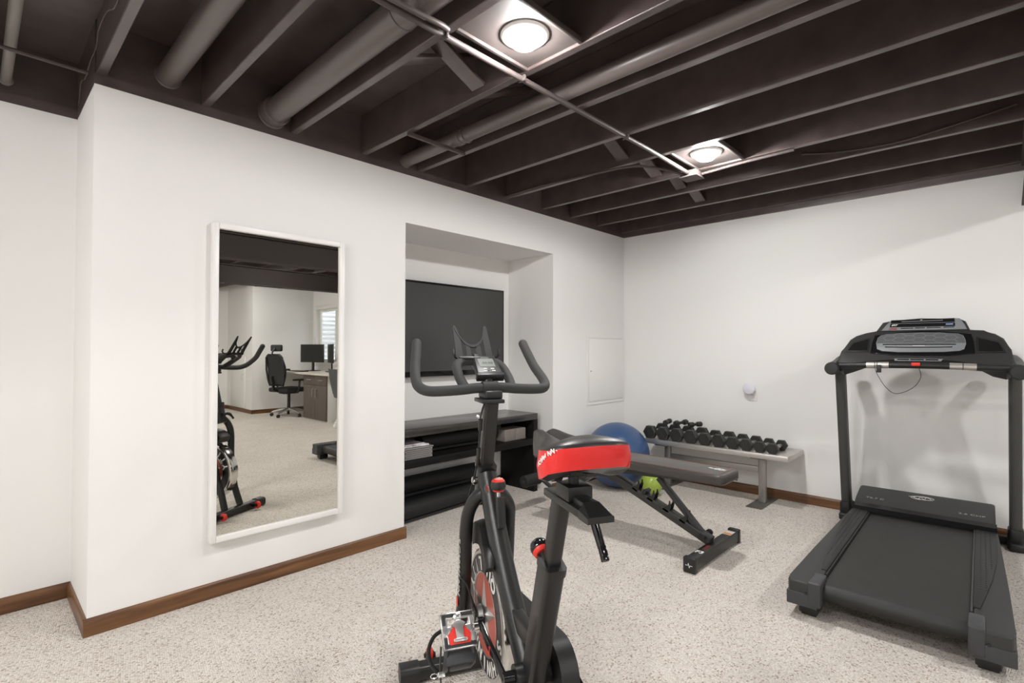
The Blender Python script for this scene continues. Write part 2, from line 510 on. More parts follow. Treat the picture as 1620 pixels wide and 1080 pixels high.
for i in range(len(JX)-1):                  # diagonal bridging, one row of crosses
    if i in (1, 2, 3, 5, 6, 0):
        xa, xb = JX[i+1]+0.038, JX[i]
        y = -1.07 if i != 0 else -1.03
        if i != 5: MB().rtube([(xa+0.004, y, ZT-0.036), (xb-0.004, y, ZJ+0.036)], 0.085, 0.019, 0.003, upv=(0, 0, 1)).build('bridging_strut', 'dark', ceil)
        if i in (5, 6, 1):
            MB().rtube([(xa+0.004, y+0.072, ZJ+0.036), (xb-0.004, y+0.072, ZT-0.036)], 0.085, 0.019, 0.003, upv=(0, 0, 1)).build('bridging_strut', 'dark', ceil)
def ibeam(y0, y1, x0=XW+0.01, x1=-0.002):
    yc = (y0+y1)/2
    b = MB()
    b.box(x0, x1, y0, y1, 2.157, 2.172); b.box(x0, x1, y0, y1, 2.408, 2.4235)
    b.box(x0, x1, yc-0.006, yc+0.006, 2.172, 2.408)
    return b.build('steel_beam', 'beam', ceil, smooth=False)
ibeam(-3.07, -2.925)
ibeam(-5.23, -5.08, x1=0.238)

# baseboards
def bb_x(name, x0, x1, y, sgn, m='base', h=0.0745):
    """board running along x; its face points to -y (sgn=-1)"""
    t = 0.013
    prof = [(0, 0), (-t, 0), (-t, h-0.02), (-t+0.002, h-0.010), (-t+0.006, h-0.003), (-0.002, h), (0, h)]
    b = MB()
    b.rings([[Vector((x0, y+p[0], p[1])) for p in prof], [Vector((x1, y+p[0], p[1])) for p in prof]])
    return struct(b.build(name, m, ang=60))
def bb_y(name, y0, y1, x, m='base_y', h=0.0745):
    t = 0.013
    prof = [(0, 0), (-t, 0), (-t, h-0.02), (-t+0.002, h-0.010), (-t+0.006, h-0.003), (-0.002, h), (0, h)]
    b = MB()
    b.rings([[Vector((x+p[0], y0, p[1])) for p in prof], [Vector((x+p[0], y1, p[1])) for p in prof]])
    return struct(b.build(name, m, ang=60))
bb_x('baseboard_left', XL-0.013, XN0+0.012, 0, -1)
bb_x('baseboard_left_end', XN1-0.012, -0.013, 0, -1)
bb_x('baseboard_niche', XN0, XN1, ND, -1)
bb_y('baseboard_return', 0.0, AL-0.012, XL)
bb_x('baseboard_alcove', XW, XL, AL, -1)
bb_y('baseboard_right', -4.41, -0.001, 0.0)
bb_x('baseboard_back', -0.963, 0.24, -7.575, -1)
for o in [bpy.data.objects['baseboard_back']]:      # faces +y
    o.scale = (1, -1, 1); o.location = (0, -15.15, 0)
bb_y('baseboard_back_return', YB, -7.575, -0.95)
o = bb_x('baseboard_far', XW, -0.963, YB, -1)
o.scale = (1, -1, 1); o.location = (0, 2*YB, 0)
# low closet door seen in the mirror
b = MB().box(-0.968, -0.951, -8.69, -7.915, 0.085, 1.08, 0.003)
dr = struct(b.build('door_1', 'panelw'))
b = MB(); b.tube([(-0.968, -8.0, 0.63), (-0.995, -8.0, 0.645), (-0.995, -8.0, 0.735), (-0.968, -8.0, 0.75)], 0.006, 8, smooth=4)
b.build('door_handle', 'silver', dr)

# ================================================================== CEILING FITTINGS
def pipe(name, x, z, r, y0, y1, label, rings=(), m='darkpipe'):
    t = thing(name, label, 'pipe', (x, y1, z), group=None)
    MB().cyl((0, y0-y1, 0), (0, -0.001, 0), r, n=28).build('pipe_run', m, t)
    for ry, rr, L_ in rings:
        MB().lathe([(rr-0.004, -L_/2), (rr, -L_/2+0.003), (rr, L_/2-0.003), (rr-0.004, L_/2)], Matrix.Translation((0, ry-y1, 0)) @ Matrix.Rotation(PI/2, 4, 'X'), 28).build('collar', m, t)
    return t
pipe('vent_pipe', -4.022, 2.512, 0.050, -8.8, 0.0, 'fat dark-painted pipe between joists nearest the wall corner, above the mirror', [(-0.004, 0.057, 0.006)])
pipe('vent_pipe', -3.542, 2.492, 0.062, -8.8, 0.0, 'fattest dark-painted pipe, with a hub at the wall, passing over the grey conduit', [(-0.05, 0.073, 0.05), (-0.004, 0.077, 0.006), (-1.22, 0.066, 0.012)])
pipe('drain_pipe', -2.688, 2.4665, 0.040, -8.8, 0.0, 'slim dark-painted pipe beside a joist, running under the conduit right of the first lamp', [(-0.55, 0.046, 0.045), (-0.61, 0.048, 0.012), (-0.004, 0.046, 0.006)])
pipe('supply_pipe', -4.553, 2.482, 0.020, -8.8, AL, 'thin greyish pipe in the alcove ceiling at the far left', [(AL-0.008, 0.027, 0.01)], 'greypipe')
t = MB(); t.tube([(-6.9, 0.05, 2.445), (-4.31, 0.05, 2.437)], 0.009, 8)
tag(t.build('conduit', 'conduit'), 'thin dark conduit crossing under the alcove pipe, far left', 'conduit')
b = MB()
b.tube([(-4.297, -2.7, 2.53), (-4.297, -0.95, 2.52), (-4.297, -0.72, 2.545), (-4.297, -0.5, 2.49), (-4.297, -0.3, 2.555), (-4.297, -0.12, 2.56), (-4.297, -0.06, 2.51), (-4.30, 0.05, 2.50), (-4.302, 0.2, 2.47), (-4.302, 0.33, 2.50), (-4.302, 0.40, 2.42)], 0.0018, 6, smooth=6)
tag(b.build('loose_wire', 'wire'), 'thin wavy wire hanging on the side of the joist at the wall corner', 'wire')
# conduit run under the joists and its box
b = MB(); b.tube([(-5.6, -1.325, 2.408), (-1.9, -1.335, 2.408), (-1.44, -1.335, 2.400), (-1.385, -1.335, 2.398)], 0.0125, 12)
cr = b.build('conduit', 'conduit'); tag(cr, 'long dark conduit running across under the joists past both lamps', 'conduit')
for x in (-3.43, -2.15, -3.0):
    MB().box(x-0.006, x+0.006, -1.352, -1.312, 2.396, 2.4225, 0.003).build('strap', 'conduit', cr)
b = MB(); b.tube([(-3.80, -1.352, 2.412), (-3.62, -1.370, 2.405), (-3.52, -1.378, 2.405), (-3.47, -1.374, 2.41), (-3.44, -1.364, 2.4135)], 0.010, 10, smooth=14)
fx = b.build('flexible_conduit', 'conduit'); tag(fx, 'short ribbed flexible conduit beside the long conduit above the bike', 'conduit')
bx = thing('junction_box', 'small painted junction box at the end of the long conduit near the far lamp', 'junction box', (-1.33, -1.335, 2.424))
MB().box(-0.055, 0.055, -0.055, 0.055, -0.045, -0.006, 0.004).build('box', 'lampplate', bx)
MB().box(-0.062, 0.062, -0.062, 0.062, -0.050, -0.045, 0.002).build('cover', 'lampplate', bx)
b = MB(); b.tube([(-1.385, -1.30, 2.395), (-1.46, -1.28, 2.398), (-1.60, -1.22, 2.405), (-1.72, -1.12, 2.408), (-1.757, -0.90, 2.412), (-1.757, -0.4, 2.432), (-1.757, 0.0, 2.432)], 0.009, 8, smooth=6)
tag(b.build('armored_cable', 'conduit'), 'dark cable curving left from the junction box along a joist', 'cable')
b = MB(); b.tube([(-1.30, -1.392, 2.40), (-1.292, -1.50, 2.407), (-1.288, -1.66, 2.4145), (-1.290, -1.80, 2.4145), (-1.291, -1.95, 2.4145)], 0.009, 8, smooth=6)
tag(b.build('armored_cable', 'conduit'), 'dark cable leaving the junction box to the right of the far lamp', 'cable')
b = MB(); b.tube([(-0.932, -1.9, 2.50), (-0.932, -2.1, 2.46), (-0.932, -2.4, 2.44), (-0.932, -2.7, 2.47), (-0.932, -2.9, 2.50)], 0.007, 8, smooth=6)
tag(b.build('armored_cable', 'conduit'), 'dark cable sagging along a joist above the treadmill', 'cable')
b = MB(); b.box(-3.01, -2.60, -0.50, -0.484, 2.398, 2.42, 0.003)
tag(b.build('pipe_hanger', 'conduit'), 'flat strap across two joists holding the slim dark pipe', 'pipe hanger')

def can_light(x, y, xa, xb, label, lens):
    """square plate between joists at xa..xb with a round trim and a glowing lens"""
    t = thing('ceiling_light', label, 'ceiling light', (x, y, ZJ), group='ceiling lamps between the joists')
    b = MB()
    b.box(xa-x, xb-x, -0.13, 0.15, 0.012, 0.016)
    b.build('mounting_plate', 'lampplate', t, smooth=False)
    for yy in (-0.135, 0.155):
        MB().box(xa-x, xb-x, yy-0.008, yy+0.008, 0.0, 0.022, 0.002).build('hanger_bar', 'lampplate', t)
    MB().lathe([(0.066, 0.010), (0.070, 0.0015), (0.078, 0.0), (0.090, 0.004), (0.094, 0.009), (0.094, 0.0118)], None, 40, cap=False).build('trim_ring', 'white', t)
    MB().lathe([(0.0, -0.040), (0.022, -0.0375), (0.042, -0.030), (0.057, -0.018), (0.066, -0.004), (0.068, 0.006), (0.0, 0.010)], None, 40).build('lens', lens, t)
    return t
def bay(x):
    for i in range(len(JX)-1):
        if JX[i+1]+0.038 < x < JX[i]:
            return JX[i+1]+0.039, JX[i]-0.001
a, c = bay(-3.192); can_light(-3.192, -1.523, a, c, 'glowing round lamp nearest the camera, above the exercise bike', 'lens_near')
a, c = bay(-1.549); can_light(-1.549, -1.528, a, c, 'glowing round lamp farther back, beside the junction box', 'lens_far')
for x, y, l in ((-6.2, -1.523, 'lens_left'), (-5.36, -1.95, 'lens_fill'), (-5.35, -4.1, 'lens_dim'), (-3.66, -4.1, 'lens_dim'), (-1.549, -4.1, 'lens_right'),  # second entry is an unseen lamp added as frontal fill for the left wall
                (-5.35, -6.6, 'lens_office'), (-3.66, -6.6, 'lens_office'), (-1.549, -6.6, 'lens_office')):
    a, c = bay(x); can_light(x, y, a, c, 'unseen round ceiling lamp, left of or behind the camera', l)

# ================================================================== LEFT WALL THINGS
t = thing('wall_mirror', 'tall white-framed mirror hanging on the white wall', 'mirror', (-3.4855, 0, 0.277))
X0, X1, Z1 = -0.349, 0.349, 1.576
b = MB()
fwid, fd = 0.028, 0.045
for x0, x1, z0, z1 in ((X0, X0+fwid, 0, Z1), (X1-fwid, X1, 0, Z1), (X0+fwid, X1-fwid, 0, fwid), (X0+fwid, X1-fwid, Z1-fwid, Z1)):
    b.box(x0, x1, -fd, -0.001, z0, z1, 0.003)
b.build('frame', 'white', t)
MB().box(X0+fwid-0.003, X1-fwid+0.003, -0.030, -0.012, fwid-0.003, Z1-fwid+0.003).build('glass', 'mirror', t, smooth=False)

t = thing('access_panel', 'flush white metal access panel on the wall near the corner', 'access panel', (-0.336, 0, 0.706))
b = MB()
for x0, x1, z0, z1 in ((-0.325, -0.298, 0, 0.66), (0.298, 0.325, 0, 0.66), (-0.298, 0.298, 0, 0.027), (-0.298, 0.298, 0.633, 0.66)):
    b.box(x0, x1, -0.006, -0.0005, z0, z1, 0.001)
b.build('frame', 'panelw', t)
pd = MB().box(-0.294, 0.294, -0.007, -0.001, 0.032, 0.628, 0.0015).build('door', 'panelw', t)
MB().cyl((-0.262, -0.0065, 0.32), (-0.262, -0.010, 0.32), 0.006, n=12).build('latch', 'steel', pd)

# television in the niche
t = thing('television', 'large black flat television mounted in the wall niche', 'television', (-1.953, 0.52, 1.39))
b = MB().box(-0.668, 0.668, -0.05, -0.02, -0.378, 0.376, 0.004)
b.box(-0.5, 0.5, -0.022, 0.004, -0.25, 0.25, 0.004)
b.build('body', 'blkgloss', t)
MB().box(-0.645, 0.645, -0.0515, -0.049, -0.335, 0.358).build('screen', 'screen', t, smooth=False)
MB().box(-0.2, 0.2, 0.003, 0.019, -0.2, 0.2).build('wall_mount', 'blk', t)
for z in (-0.08, 0.0, 0.22):
    MB().box(0.6665, 0.669, -0.042, -0.03, z, z+0.012).build('port', 'silver', t)

# low shelf unit
SX0, SX1, SY0, SY1, SH = -2.66, -1.216, 0.121, 0.525, 0.675
t = thing('shelf_unit', 'long low black-brown shelf unit standing in the niche', 'shelf', ((SX0+SX1)/2, (SY0+SY1)/2, 0))
cx, cy = (SX0+SX1)/2, (SY0+SY1)/2
hx, hy = (SX1-SX0)/2, (SY1-SY0)/2
MB().box(-hx, hx, -hy, hy, SH-0.052, SH, 0.002).build('top', 'lacktop_lit', t)
for s in (-1, 1):
    a = s*hx
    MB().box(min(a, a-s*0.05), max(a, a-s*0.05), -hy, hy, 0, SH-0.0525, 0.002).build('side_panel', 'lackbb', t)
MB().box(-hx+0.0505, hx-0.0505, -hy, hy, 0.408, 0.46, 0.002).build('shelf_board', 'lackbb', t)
MB().cyl((hx-0.13, hy-0.08, SH-0.0525), (hx-0.13, hy-0.08, SH-0.06), 0.006, n=8).build('fitting', 'silver', t)
ZS = 0.4605

def roll(name, x0, x1, y, z, r, m, label, cat='rolled mat', tilt=0.0, turns=3.2, squash=1.0):
    t = thing(name, label, cat, ((x0+x1)/2, y, z), tilt)
    h = (x1-x0)/2
    th = r/(turns+0.6)
    # spiral sheet with thickness
    pts_o, pts_i = [], []
    n = int(turns*28)
    for k in range(n+1):
        a = 2*PI*k/28
        ro = r-th*(k/28)
        pts_o.append((ro*math.cos(a-PI*0.65), ro*math.sin(a-PI*0.65)*squash))
        ri = ro-th*0.86
        pts_i.append((ri*math.cos(a-PI*0.65), ri*math.sin(a-PI*0.65)*squash))
    loop = pts_o+list(reversed(pts_i))
    bm = bmesh.new()
    A = [bm.verts.new((-h, p[0], p[1])) for p in loop]
    B = [bm.verts.new((h, p[0], p[1])) for p in loop]
    L_ = len(loop)
    for i in range(L_):
        j = (i+1) % L_
        bm.faces.new((A[i], A[j], B[j], B[i]))
    for i in range(n):
        for V in (A, B):
            bm.faces.new((V[i], V[i+1], V[L_-2-i], V[L_-1-i]))
    b = MB(); b.merge(bm)
    b.build('mat_sheet', m, t, ang=50)
    return t
roll('exercise_mat', -2.335, -1.585, 0.30, ZS+0.071, 0.070, 'foam', 'black rolled exercise mat on the shelf between basket and grey blocks', tilt=R(-2), turns=3.0)
roll('exercise_mat', -2.60, -1.82, 0.262, 0.077, 0.076, 'foam', 'smooth black rolled mat on the carpet in front of the shelf', tilt=R(3), turns=3.3)
roll('foam_roll', -2.60, -1.62, 0.462, 0.061, 0.060, 'foamspeck', 'pebbled black roll on the carpet against the niche wall, under a thicker roll', tilt=R(0), turns=3.0)
roll('foam_roll', -2.60, -1.66, 0.435, 0.201, 0.079, 'foamspeck', 'thick pebbled black roll under the shelf, behind and above the smooth rolled mat', tilt=R(0), turns=3.2)
for i, x in enumerate((-1.515, -1.385)):
    o = MB().box(x-0.0645, x+0.0645, 0.165, 0.32, ZS, ZS+0.098, 0.008, 3).build('yoga_block', 'greyfoam')
    tag(o, ('grey foam yoga block on the shelf, left one touching the rolled mat', 'grey foam yoga block on the shelf, nearest the end panel')[i], 'yoga block', 'grey yoga blocks on the shelf')
t = thing('storage_basket', 'small grey woven-pattern plastic basket at the left of the shelf', 'basket', (-2.465, 0.27, ZS))
b = MB()
w2, d2, hh = 0.118, 0.125, 0.075
for s in (-1, 1):
    b.box(-w2, w2, s*d2-0.004, s*d2+0.004, 0.001, hh)
    b.box(s*w2-0.004, s*w2+0.004, -d2, d2, 0.001, hh)
b.box(-w2, w2, -d2, d2, 0.0005, 0.006)
b.build('body', 'basketdark', t, smooth=False)
b = MB()
for r_ in range(5):
    for k in range(15):
        xx = -w2+0.008+k*0.0157+(0.0078 if r_ % 2 else 0)
        if xx < w2-0.004:
            b.box(-0.0062, 0.0062, -0.0025, 0.0025, -0.0052, 0.0052, 0.001, 1, M=Matrix.Translation((xx, -d2-0.0045, 0.009+r_*0.0135)) @ Matrix.Rotation(R(28 if r_ % 2 else -28), 4, 'Y'))
            if k < 14:
                b.box(-0.0025, 0.0025, -0.0062, 0.0062, -0.0052, 0.0052, 0.001, 1, M=Matrix.Translation((w2+0.0045, -d2+0.012+k*0.0165, 0.009+r_*0.0135)))
b.build('weave', 'basket', t)
b = MB()
for s in (-1, 1):
    b.box(-w2-0.008, w2+0.008, s*(d2)-0.008, s*(d2)+0.008, hh-0.002, hh+0.006, 0.002)
    b.box(s*w2-0.008, s*w2+0.008, -d2+0.008, d2-0.008, hh-0.002, hh+0.006, 0.002)
b.build('rim', 'basket', t)
b = MB().box(-0.11, 0.10, -0.115, 0.10, 0.0, 0.012, 0.002)
b.box(-0.105, 0.07, -0.10, 0.10, 0.0125, 0.020, 0.002, M=Matrix.Rotation(R(4), 4, 'Z'))
o = b.build('magazine_stack', 'paper'); o.location = (-2.465, 0.27, ZS+0.082)
tag(o, 'small pile of printed papers lying on top of the grey basket', 'papers')

# wall outlet and plug-in disc
t = thing('wall_outlet', 'white duplex outlet plate on the white wall above the dumbbells', 'outlet', (0, -1.2635, 0.848))
MB().box(-0.006, -0.0005, -0.0385, 0.0385, -0.056, 0.058, 0.003).build('plate', 'outlet', t)
sk = MB().lathe([(0.0, 0.0055), (0.017, 0.0055), (0.017, 0.0075), (0.0, 0.0075)], Matrix.Translation((0, 0, -0.022)) @ Matrix.Rotation(-PI/2, 4, 'Y'), 24).build('socket', 'outlet', t)
b = MB()
for y in (-0.006, 0.006):
    b.box(-0.0082, -0.0074, y-0.001, y+0.001, -0.020, -0.012)
b.cyl((-0.0074, 0, -0.029), (-0.0082, 0, -0.029), 0.0025, n=8)
b.build('slot', 'blk', sk)
t = thing('air_freshener', 'round pale plug-in air freshener in the outlet', 'air freshener', (-0.0062, -1.252, 0.898))
MB().box(-0.03, -0.002, -0.032, 0.028, -0.05, 0.02, 0.008, 3).build('plug_body', 'outlet', t)
MB().lathe([(0.0, 0.026), (0.044, 0.026), (0.049, 0.032), (0.049, 0.050), (0.046, 0.055), (0.040, 0.058), (0.0, 0.059)], Matrix.Rotation(-PI/2, 4, 'Y'), 40).build('disc', 'fresh', t)

# ================================================================== BALLS
t = thing('exercise_ball', 'big glossy blue exercise ball in the room corner', 'exercise ball', (-0.615, -0.302, 0))
b = MB(); prof = []
for k in range(61):
    a = -PI/2+PI*k/60
    rr = 0.287
    for c0 in (-0.55, -0.3, 0.3, 0.55):
        rr -= 0.0012*math.exp(-((a-c0)/0.014)**2)
    prof.append((rr*math.cos(a), rr*math.sin(a)))
b.lathe(prof, Matrix.Translation((0, 0, 0.287)) @ Euler((R(35), R(62), 0)).to_matrix().to_4x4(), 64)
b.build('ball_skin', 'blue', t, ang=60)
ax = (Euler((R(35), R(62), 0)).to_matrix() @ Vector((0, 0, -1)))
MB().cyl(Vector((0, 0, 0.287))+ax*0.284, Vector((0, 0, 0.287))+ax*0.289, 0.009, n=12).build('valve_plug', 'white', t)
t = thing('toy_ball', 'small lime green ball on the carpet behind the weight bench', 'ball', (-0.665, -0.664, 0))
MB().ball((0, 0, 0.094), 0.094).build('ball_skin', 'green', t)
MB().cyl((-0.06, -0.055, 0.138), (-0.0625, -0.0575, 0.140), 0.006, n=10).build('valve_plug', 'green', t)

# ================================================================== DUMBBELL RACK
t = thing('dumbbell_bench', 'long aluminium bench against the wall carrying the dumbbells', 'bench', (-0.22, -1.0, 0))
b = MB().box(-0.20, 0.20, -0.66, 0.54, 0.389, 0.430, 0.004)
b.build('plank', 'alu', t)
b = MB()
for k in range(7):
    b.box(-0.175+k*0.058-0.002, -0.175+k*0.058+0.002, -0.655, 0.535, 0.4302, 0.4312)
b.build('plank_rib', 'alu', t, smooth=False)
for y in (-0.414, 0.405):
    MB().box(-0.02, 0.02, y-0.027, y+0.027, 0.006, 0.376, 0.003).build('leg', 'galv', t)
    MB().box(-0.21, 0.21, y-0.06, y+0.06, 0.0005, 0.006, 0.001).build('foot_plate', 'steel', t)
    MB().box(-0.18, 0.18, y-0.075, y+0.035, 0.376, 0.3885, 0.002).build('bracket', 'steel', t)
MB().box(-0.017, 0.017, -0.386, 0.377, 0.238, 0.286, 0.003).build('stretcher', 'galv', t)

ZP = 0.4313
def hexdumb(y, h, label, x0=-0.405, jit=0):
    """hex dumbbell lying across the plank; h = across flats"""
    L_ = 0.20+0.75*h
    t = thing('hex_dumbbell', label, 'dumbbell', (x0+L_/2, y, ZP), R(jit), group='hex dumbbells in a row on the bench')
    hw_ = 0.55*h
    for s in (-1, 1):
        b = MB()
        rr = h/math.sqrt(3)
        rings = []
        for d, k in ((0, 0.86), (0.008, 1.0), (hw_*0.9, 1.0), (hw_, 0.92)):
            xx = s*(L_/2-d)
            rings.append([Vector((xx, rr*k*math.cos(R(60*q)), h/2+rr*k*math.sin(R(60*q)))) for q in range(6)])
        b.rings(rings)
        b.build('head', 'rubber', t, ang=20)
    b = MB()
    hl = L_/2-hw_
    b.tube([(-hl, 0, h/2), (-hl*0.5, 0, h/2), (0, 0, h/2), (hl*0.5, 0, h/2), (hl, 0, h/2)], [0.013, 0.015, 0.017, 0.015, 0.013], 14)
    b.build('handle', 'galv', t)
    return t
ORD = ['first', 'second', 'third', 'fourth', 'fifth', 'sixth', 'seventh', 'eighth', 'ninth', 'tenth']
YS = [-0.503, -0.630, -0.758, -0.886, -1.008, -1.125, -1.239, -1.346, -1.447, -1.541]
HS = [0.109, 0.109, 0.110, 0.109, 0.099, 0.101, 0.093, 0.090, 0.082, 0.079]
for i in range(10):
    if i == 0:
        lb = 'black hex dumbbell at the left end of the row, half hidden by the blue ball'
    elif i == 9:
        lb = 'smallest black hex dumbbell, at the right end of the row on the bench'
    else:
        lb = 'black hex dumbbell, %s from the blue ball in the front row on the bench' % ORD[i]
    hexdumb(YS[i], HS[i], lb, jit=0)
def smalldumb(x, y, z, L_, r, rz, tilt, kind, label):
    t = thing('small_dumbbell', label, 'dumbbell', (x, y, z), rz, group='small dumbbells on top of the row')
    t.rotation_euler = (0, tilt, rz)
    for s in (-1, 1):
        M = Matrix.Translation((s*(L_/2-0.026), 0, r)) @ Matrix.Rotation(PI/2, 4, 'Y')
        n = 6 if kind == 'hex' else 28
        MB().lathe([(r*0.75, -0.026), (r*0.97, -0.020), (r, 0), (r*0.97, 0.020), (r*0.75, 0.026)], M, n).build('head', 'rubber', t, ang=25)
    MB().cyl((-L_/2+0.04, 0, r), (L_/2-0.04, 0, r), 0.013, n=14).build('handle', 'rubber', t)
smalldumb(-0.19, -0.575, ZP+0.1105, 0.17, 0.0235, R(12), 0, 'round', 'small round-headed dumbbell resting on the big ones, nearest the blue ball')
smalldumb(-0.18, -0.700, ZP+0.1112, 0.18, 0.0255, R(-10), 0, 'hex', 'small dumbbell lying on the big ones, middle one of the small three')
smalldumb(-0.17, -0.830, ZP+0.1112, 0.14, 0.0225, R(-25), 0, 'round', 'shortest small dumbbell lying on the big ones, farthest right of the small three')

# ================================================================== WEIGHT BENCH
t = thing('weight_bench', 'adjustable black padded weight bench on the carpet behind the bike', 'weight bench', (-1.57, -1.2, 0))
def L2(x, y, z): return (x+1.57, y+1.2, z)
MB().rtube([(-0.31, -0.375, 0.044), (0.31, -0.375, 0.044)], 0.062, 0.070, 0.006, upv=(0, 0, 1)).build('front_foot', 'bframe', t)
for s in (-1, 1):
    MB().box(min(s*0.298, s*0.335), max(s*0.298, s*0.335), -0.411, -0.339, 0.001, 0.086, 0.008, 3).build('foot_cap', 'blk', t)
MB().rtube([(0, -0.36, 0.085), (0, 0.25, 0.335), (0, 0.36, 0.372), (0, 0.44, 0.368), (0, 0.54, 0.32), (0, 0.64, 0.24)], 0.052, 0.062, 0.006, upv=(1, 0, 0)).build('main_rail', 'frame', t)
MB().rtube([(0, 0.62, 0.26), (0, 0.70, 0.16), (0, 0.77, 0.05)], 0.05, 0.055, 0.006, upv=(1, 0, 0)).build('rear_leg', 'frame', t)
MB().rtube([(-0.085, 0.78, 0.034), (0.085, 0.78, 0.034)], 0.055, 0.055, 0.006, upv=(0, 0, 1)).build('rear_foot', 'bframe', t)
for s in (-1, 1):
    MB().box(min(s*0.08, s*0.10), max(s*0.08, s*0.10), 0.748, 0.812, 0.001, 0.066, 0.006).build('foot_cap', 'blk', t)
MB().rtube([(0.0, -0.325, 0.10), (0.0, -0.04, 0.385), (0, -0.02, 0.405)], 0.03, 0.045, 0.005, upv=(1, 0, 0)).build('support_strut', 'frame', t)
b = MB(); b.cyl((-0.055, -0.325, 0.115), (0.055, -0.325, 0.115), 0.012, n=14)
b.cyl((-0.062, -0.325, 0.115), (-0.045, -0.325, 0.115), 0.02, n=14); b.cyl((0.045, -0.325, 0.115), (0.062, -0.325, 0.115), 0.02, n=14)
b.build('pivot_bolt', 'blk', t)
for q in (0.27, 0.45, 0.63, 0.81):                          # ladder hooks on the rail
    y = -0.36+0.61*q; z = 0.085+0.25*q+0.033
    for xs in (-0.026, 0.022):
        poly = [(-0.022, -0.022), (0.020, -0.022), (0.024, 0.004), (0.020, 0.030), (0.004, 0.054), (-0.001, 0.052), (0.004, 0.034), (0.002, 0.016), (-0.012, 0.004)]
        MB().prism(poly, 0.005, basis(Vector((xs, y, z)), (0, -0.92, -0.38), (0, -0.38, 0.92))).build('ladder_hook', 'bframe', t)
MB().box(-0.036, 0.036, -0.012, 0.012, -0.012, 0.020, 0.004, M=Matrix.Translation((0, 0.07, 0.296)) @ Matrix.Rotation(R(22), 4, 'X')).build('stop_block', 'blk', t)
# backrest pad: slightly tapered slab with round edges
def padmesh(y0, y1, w0, w1, zt, th, rr):
    b = bmesh.new()
    v = []
    for z in (zt-th, zt):
        for x, y in ((-w0/2, y0), (w0/2, y0), (w1/2, y1), (-w1/2, y1)):
            v.append(b.verts.new((x, y, z)))
    for f in ((3, 2, 1, 0), (4, 5, 6, 7), (0, 1, 5, 4), (1, 2, 6, 5), (2, 3, 7, 6), (3, 0, 4, 7)):
        b.faces.new([v[i] for i in f])
    ed = [e for e in b.edges if abs(e.verts[0].co.z-e.verts[1].co.z) > 0.01]
    bmesh.ops.bevel(b, geom=ed, offset=rr, segments=6, profile=0.5, affect='EDGES')
    ed = [e for e in b.edges if abs(e.verts[0].co.z-e.verts[1].co.z) < 1e-5 and any(abs(f.normal.z) > 0.9 for f in e.link_faces) and any(abs(f.normal.z) < 0.5 for f in e.link_faces)]
    bmesh.ops.bevel(b, geom=ed, offset=0.014, segments=4, profile=0.5, affect='EDGES')
    return b
bp_ = MB(); bp_.merge(padmesh(-0.485, 0.37, 0.27, 0.29, 0.512, 0.058, 0.045))
bkp = bp_.build('backrest_pad', 'pad', t)
b = MB()
for s in (-1, 1):
    b.tube([(s*0.119, -0.43, 0.5125), (s*0.127, 0.33, 0.5125)], 0.0013, 6)
b.tube([(-0.115, -0.452, 0.5125), (0.115, -0.452, 0.5125)], 0.0013, 6)
b.build('stitching', 'stitch', bkp)
b = MB()
LM = basis((0.035, -0.385, 0.5124), (0.25, 1, 0), (-1, 0.25, 0))
for x0, y0, wd, hg in ((-0.060, 0.004, 0.016, 0.003), (-0.044, -0.004, 0.010, 0.020), (-0.032, 0.004, 0.012, 0.014), (-0.018, -0.006, 0.010, 0.024), (-0.006, 0.002, 0.012, 0.018), (0.008, -0.004, 0.009, 0.016), (0.019, 0.006, 0.013, 0.010), (0.034, 0.000, 0.016, 0.016),
                       (-0.046, -0.022, 0.007, 0.012), (-0.037, -0.022, 0.009, 0.013), (-0.026, -0.022, 0.008, 0.011), (-0.016, -0.022, 0.009, 0.013), (-0.005, -0.022, 0.007, 0.012), (0.004, -0.022, 0.009, 0.012)):
    b.prism([(x0, y0), (x0+wd, y0), (x0+wd+hg*0.35, y0+hg), (x0+hg*0.35, y0+hg)], 0.0007, LM)
b.build('logo_mark', 'wtxt2', bkp, smooth=False)
sp = MB(); sp.merge(padmesh(0.40, 0.70, 0.29, 0.30, 0.462, 0.058, 0.04)); sp.build('seat_pad', 'pad', t)
MB().rtube([(0, -0.25, 0.44), (0, 0.42, 0.40)], 0.04, 0.03, 0.004, upv=(1, 0, 0)).build('pad_rail', 'frame', t)
MB().rtube([(0, 0.42, 0.365), (0, 0.5, 0.40), (0, 0.68, 0.39)], 0.04, 0.03, 0.004, upv=(1, 0, 0)).build('pad_rail', 'frame', t)
MB().cyl((0.10, -0.47, 0.448), (0.10, -0.47, 0.452), 0.009, n=8).build('foot_stud', 'blk', t)
b = MB(); b.tube([(0.0, 0.73, 0.12), (0.0, 0.90, 0.19), (0.0, 0.985, 0.234)], 0.016, 10, smooth=4); b.cyl((-0.20, 0.985, 0.234), (0.20, 0.985, 0.234), 0.012, n=12)
b.build('roller_bar', 'frame', t)
for s in (-1, 1):
    M = Matrix.Translation((s*0.110, 0.985, 0.234)) @ Matrix.Rotation(PI/2, 4, 'Y')
    MB().lathe([(0.014, -0.085), (0.040, -0.085), (0.045, -0.08), (0.045, 0.08), (0.040, 0.085), (0.014, 0.085)], M, 28).build('foam_roller', 'foam', t)
lb = MB().box(-0.0005, 0.0005, -0.035, 0.035, -0.022, 0.022, M=Matrix.Translation((-0.0268, 0.235, 0.325)) @ Matrix.Rotation(R(22.3), 4, 'X')).build('warning_label', 'label', t, smooth=False, label='white warning label with an orange band')
MB().box(-0.0004, 0.0004, -0.033, 0.033, 0.010, 0.020, M=Matrix.Translation((-0.0275, 0.235, 0.325)) @ Matrix.Rotation(R(22.3), 4, 'X')).build('label_band', 'orange', lb, smooth=False)
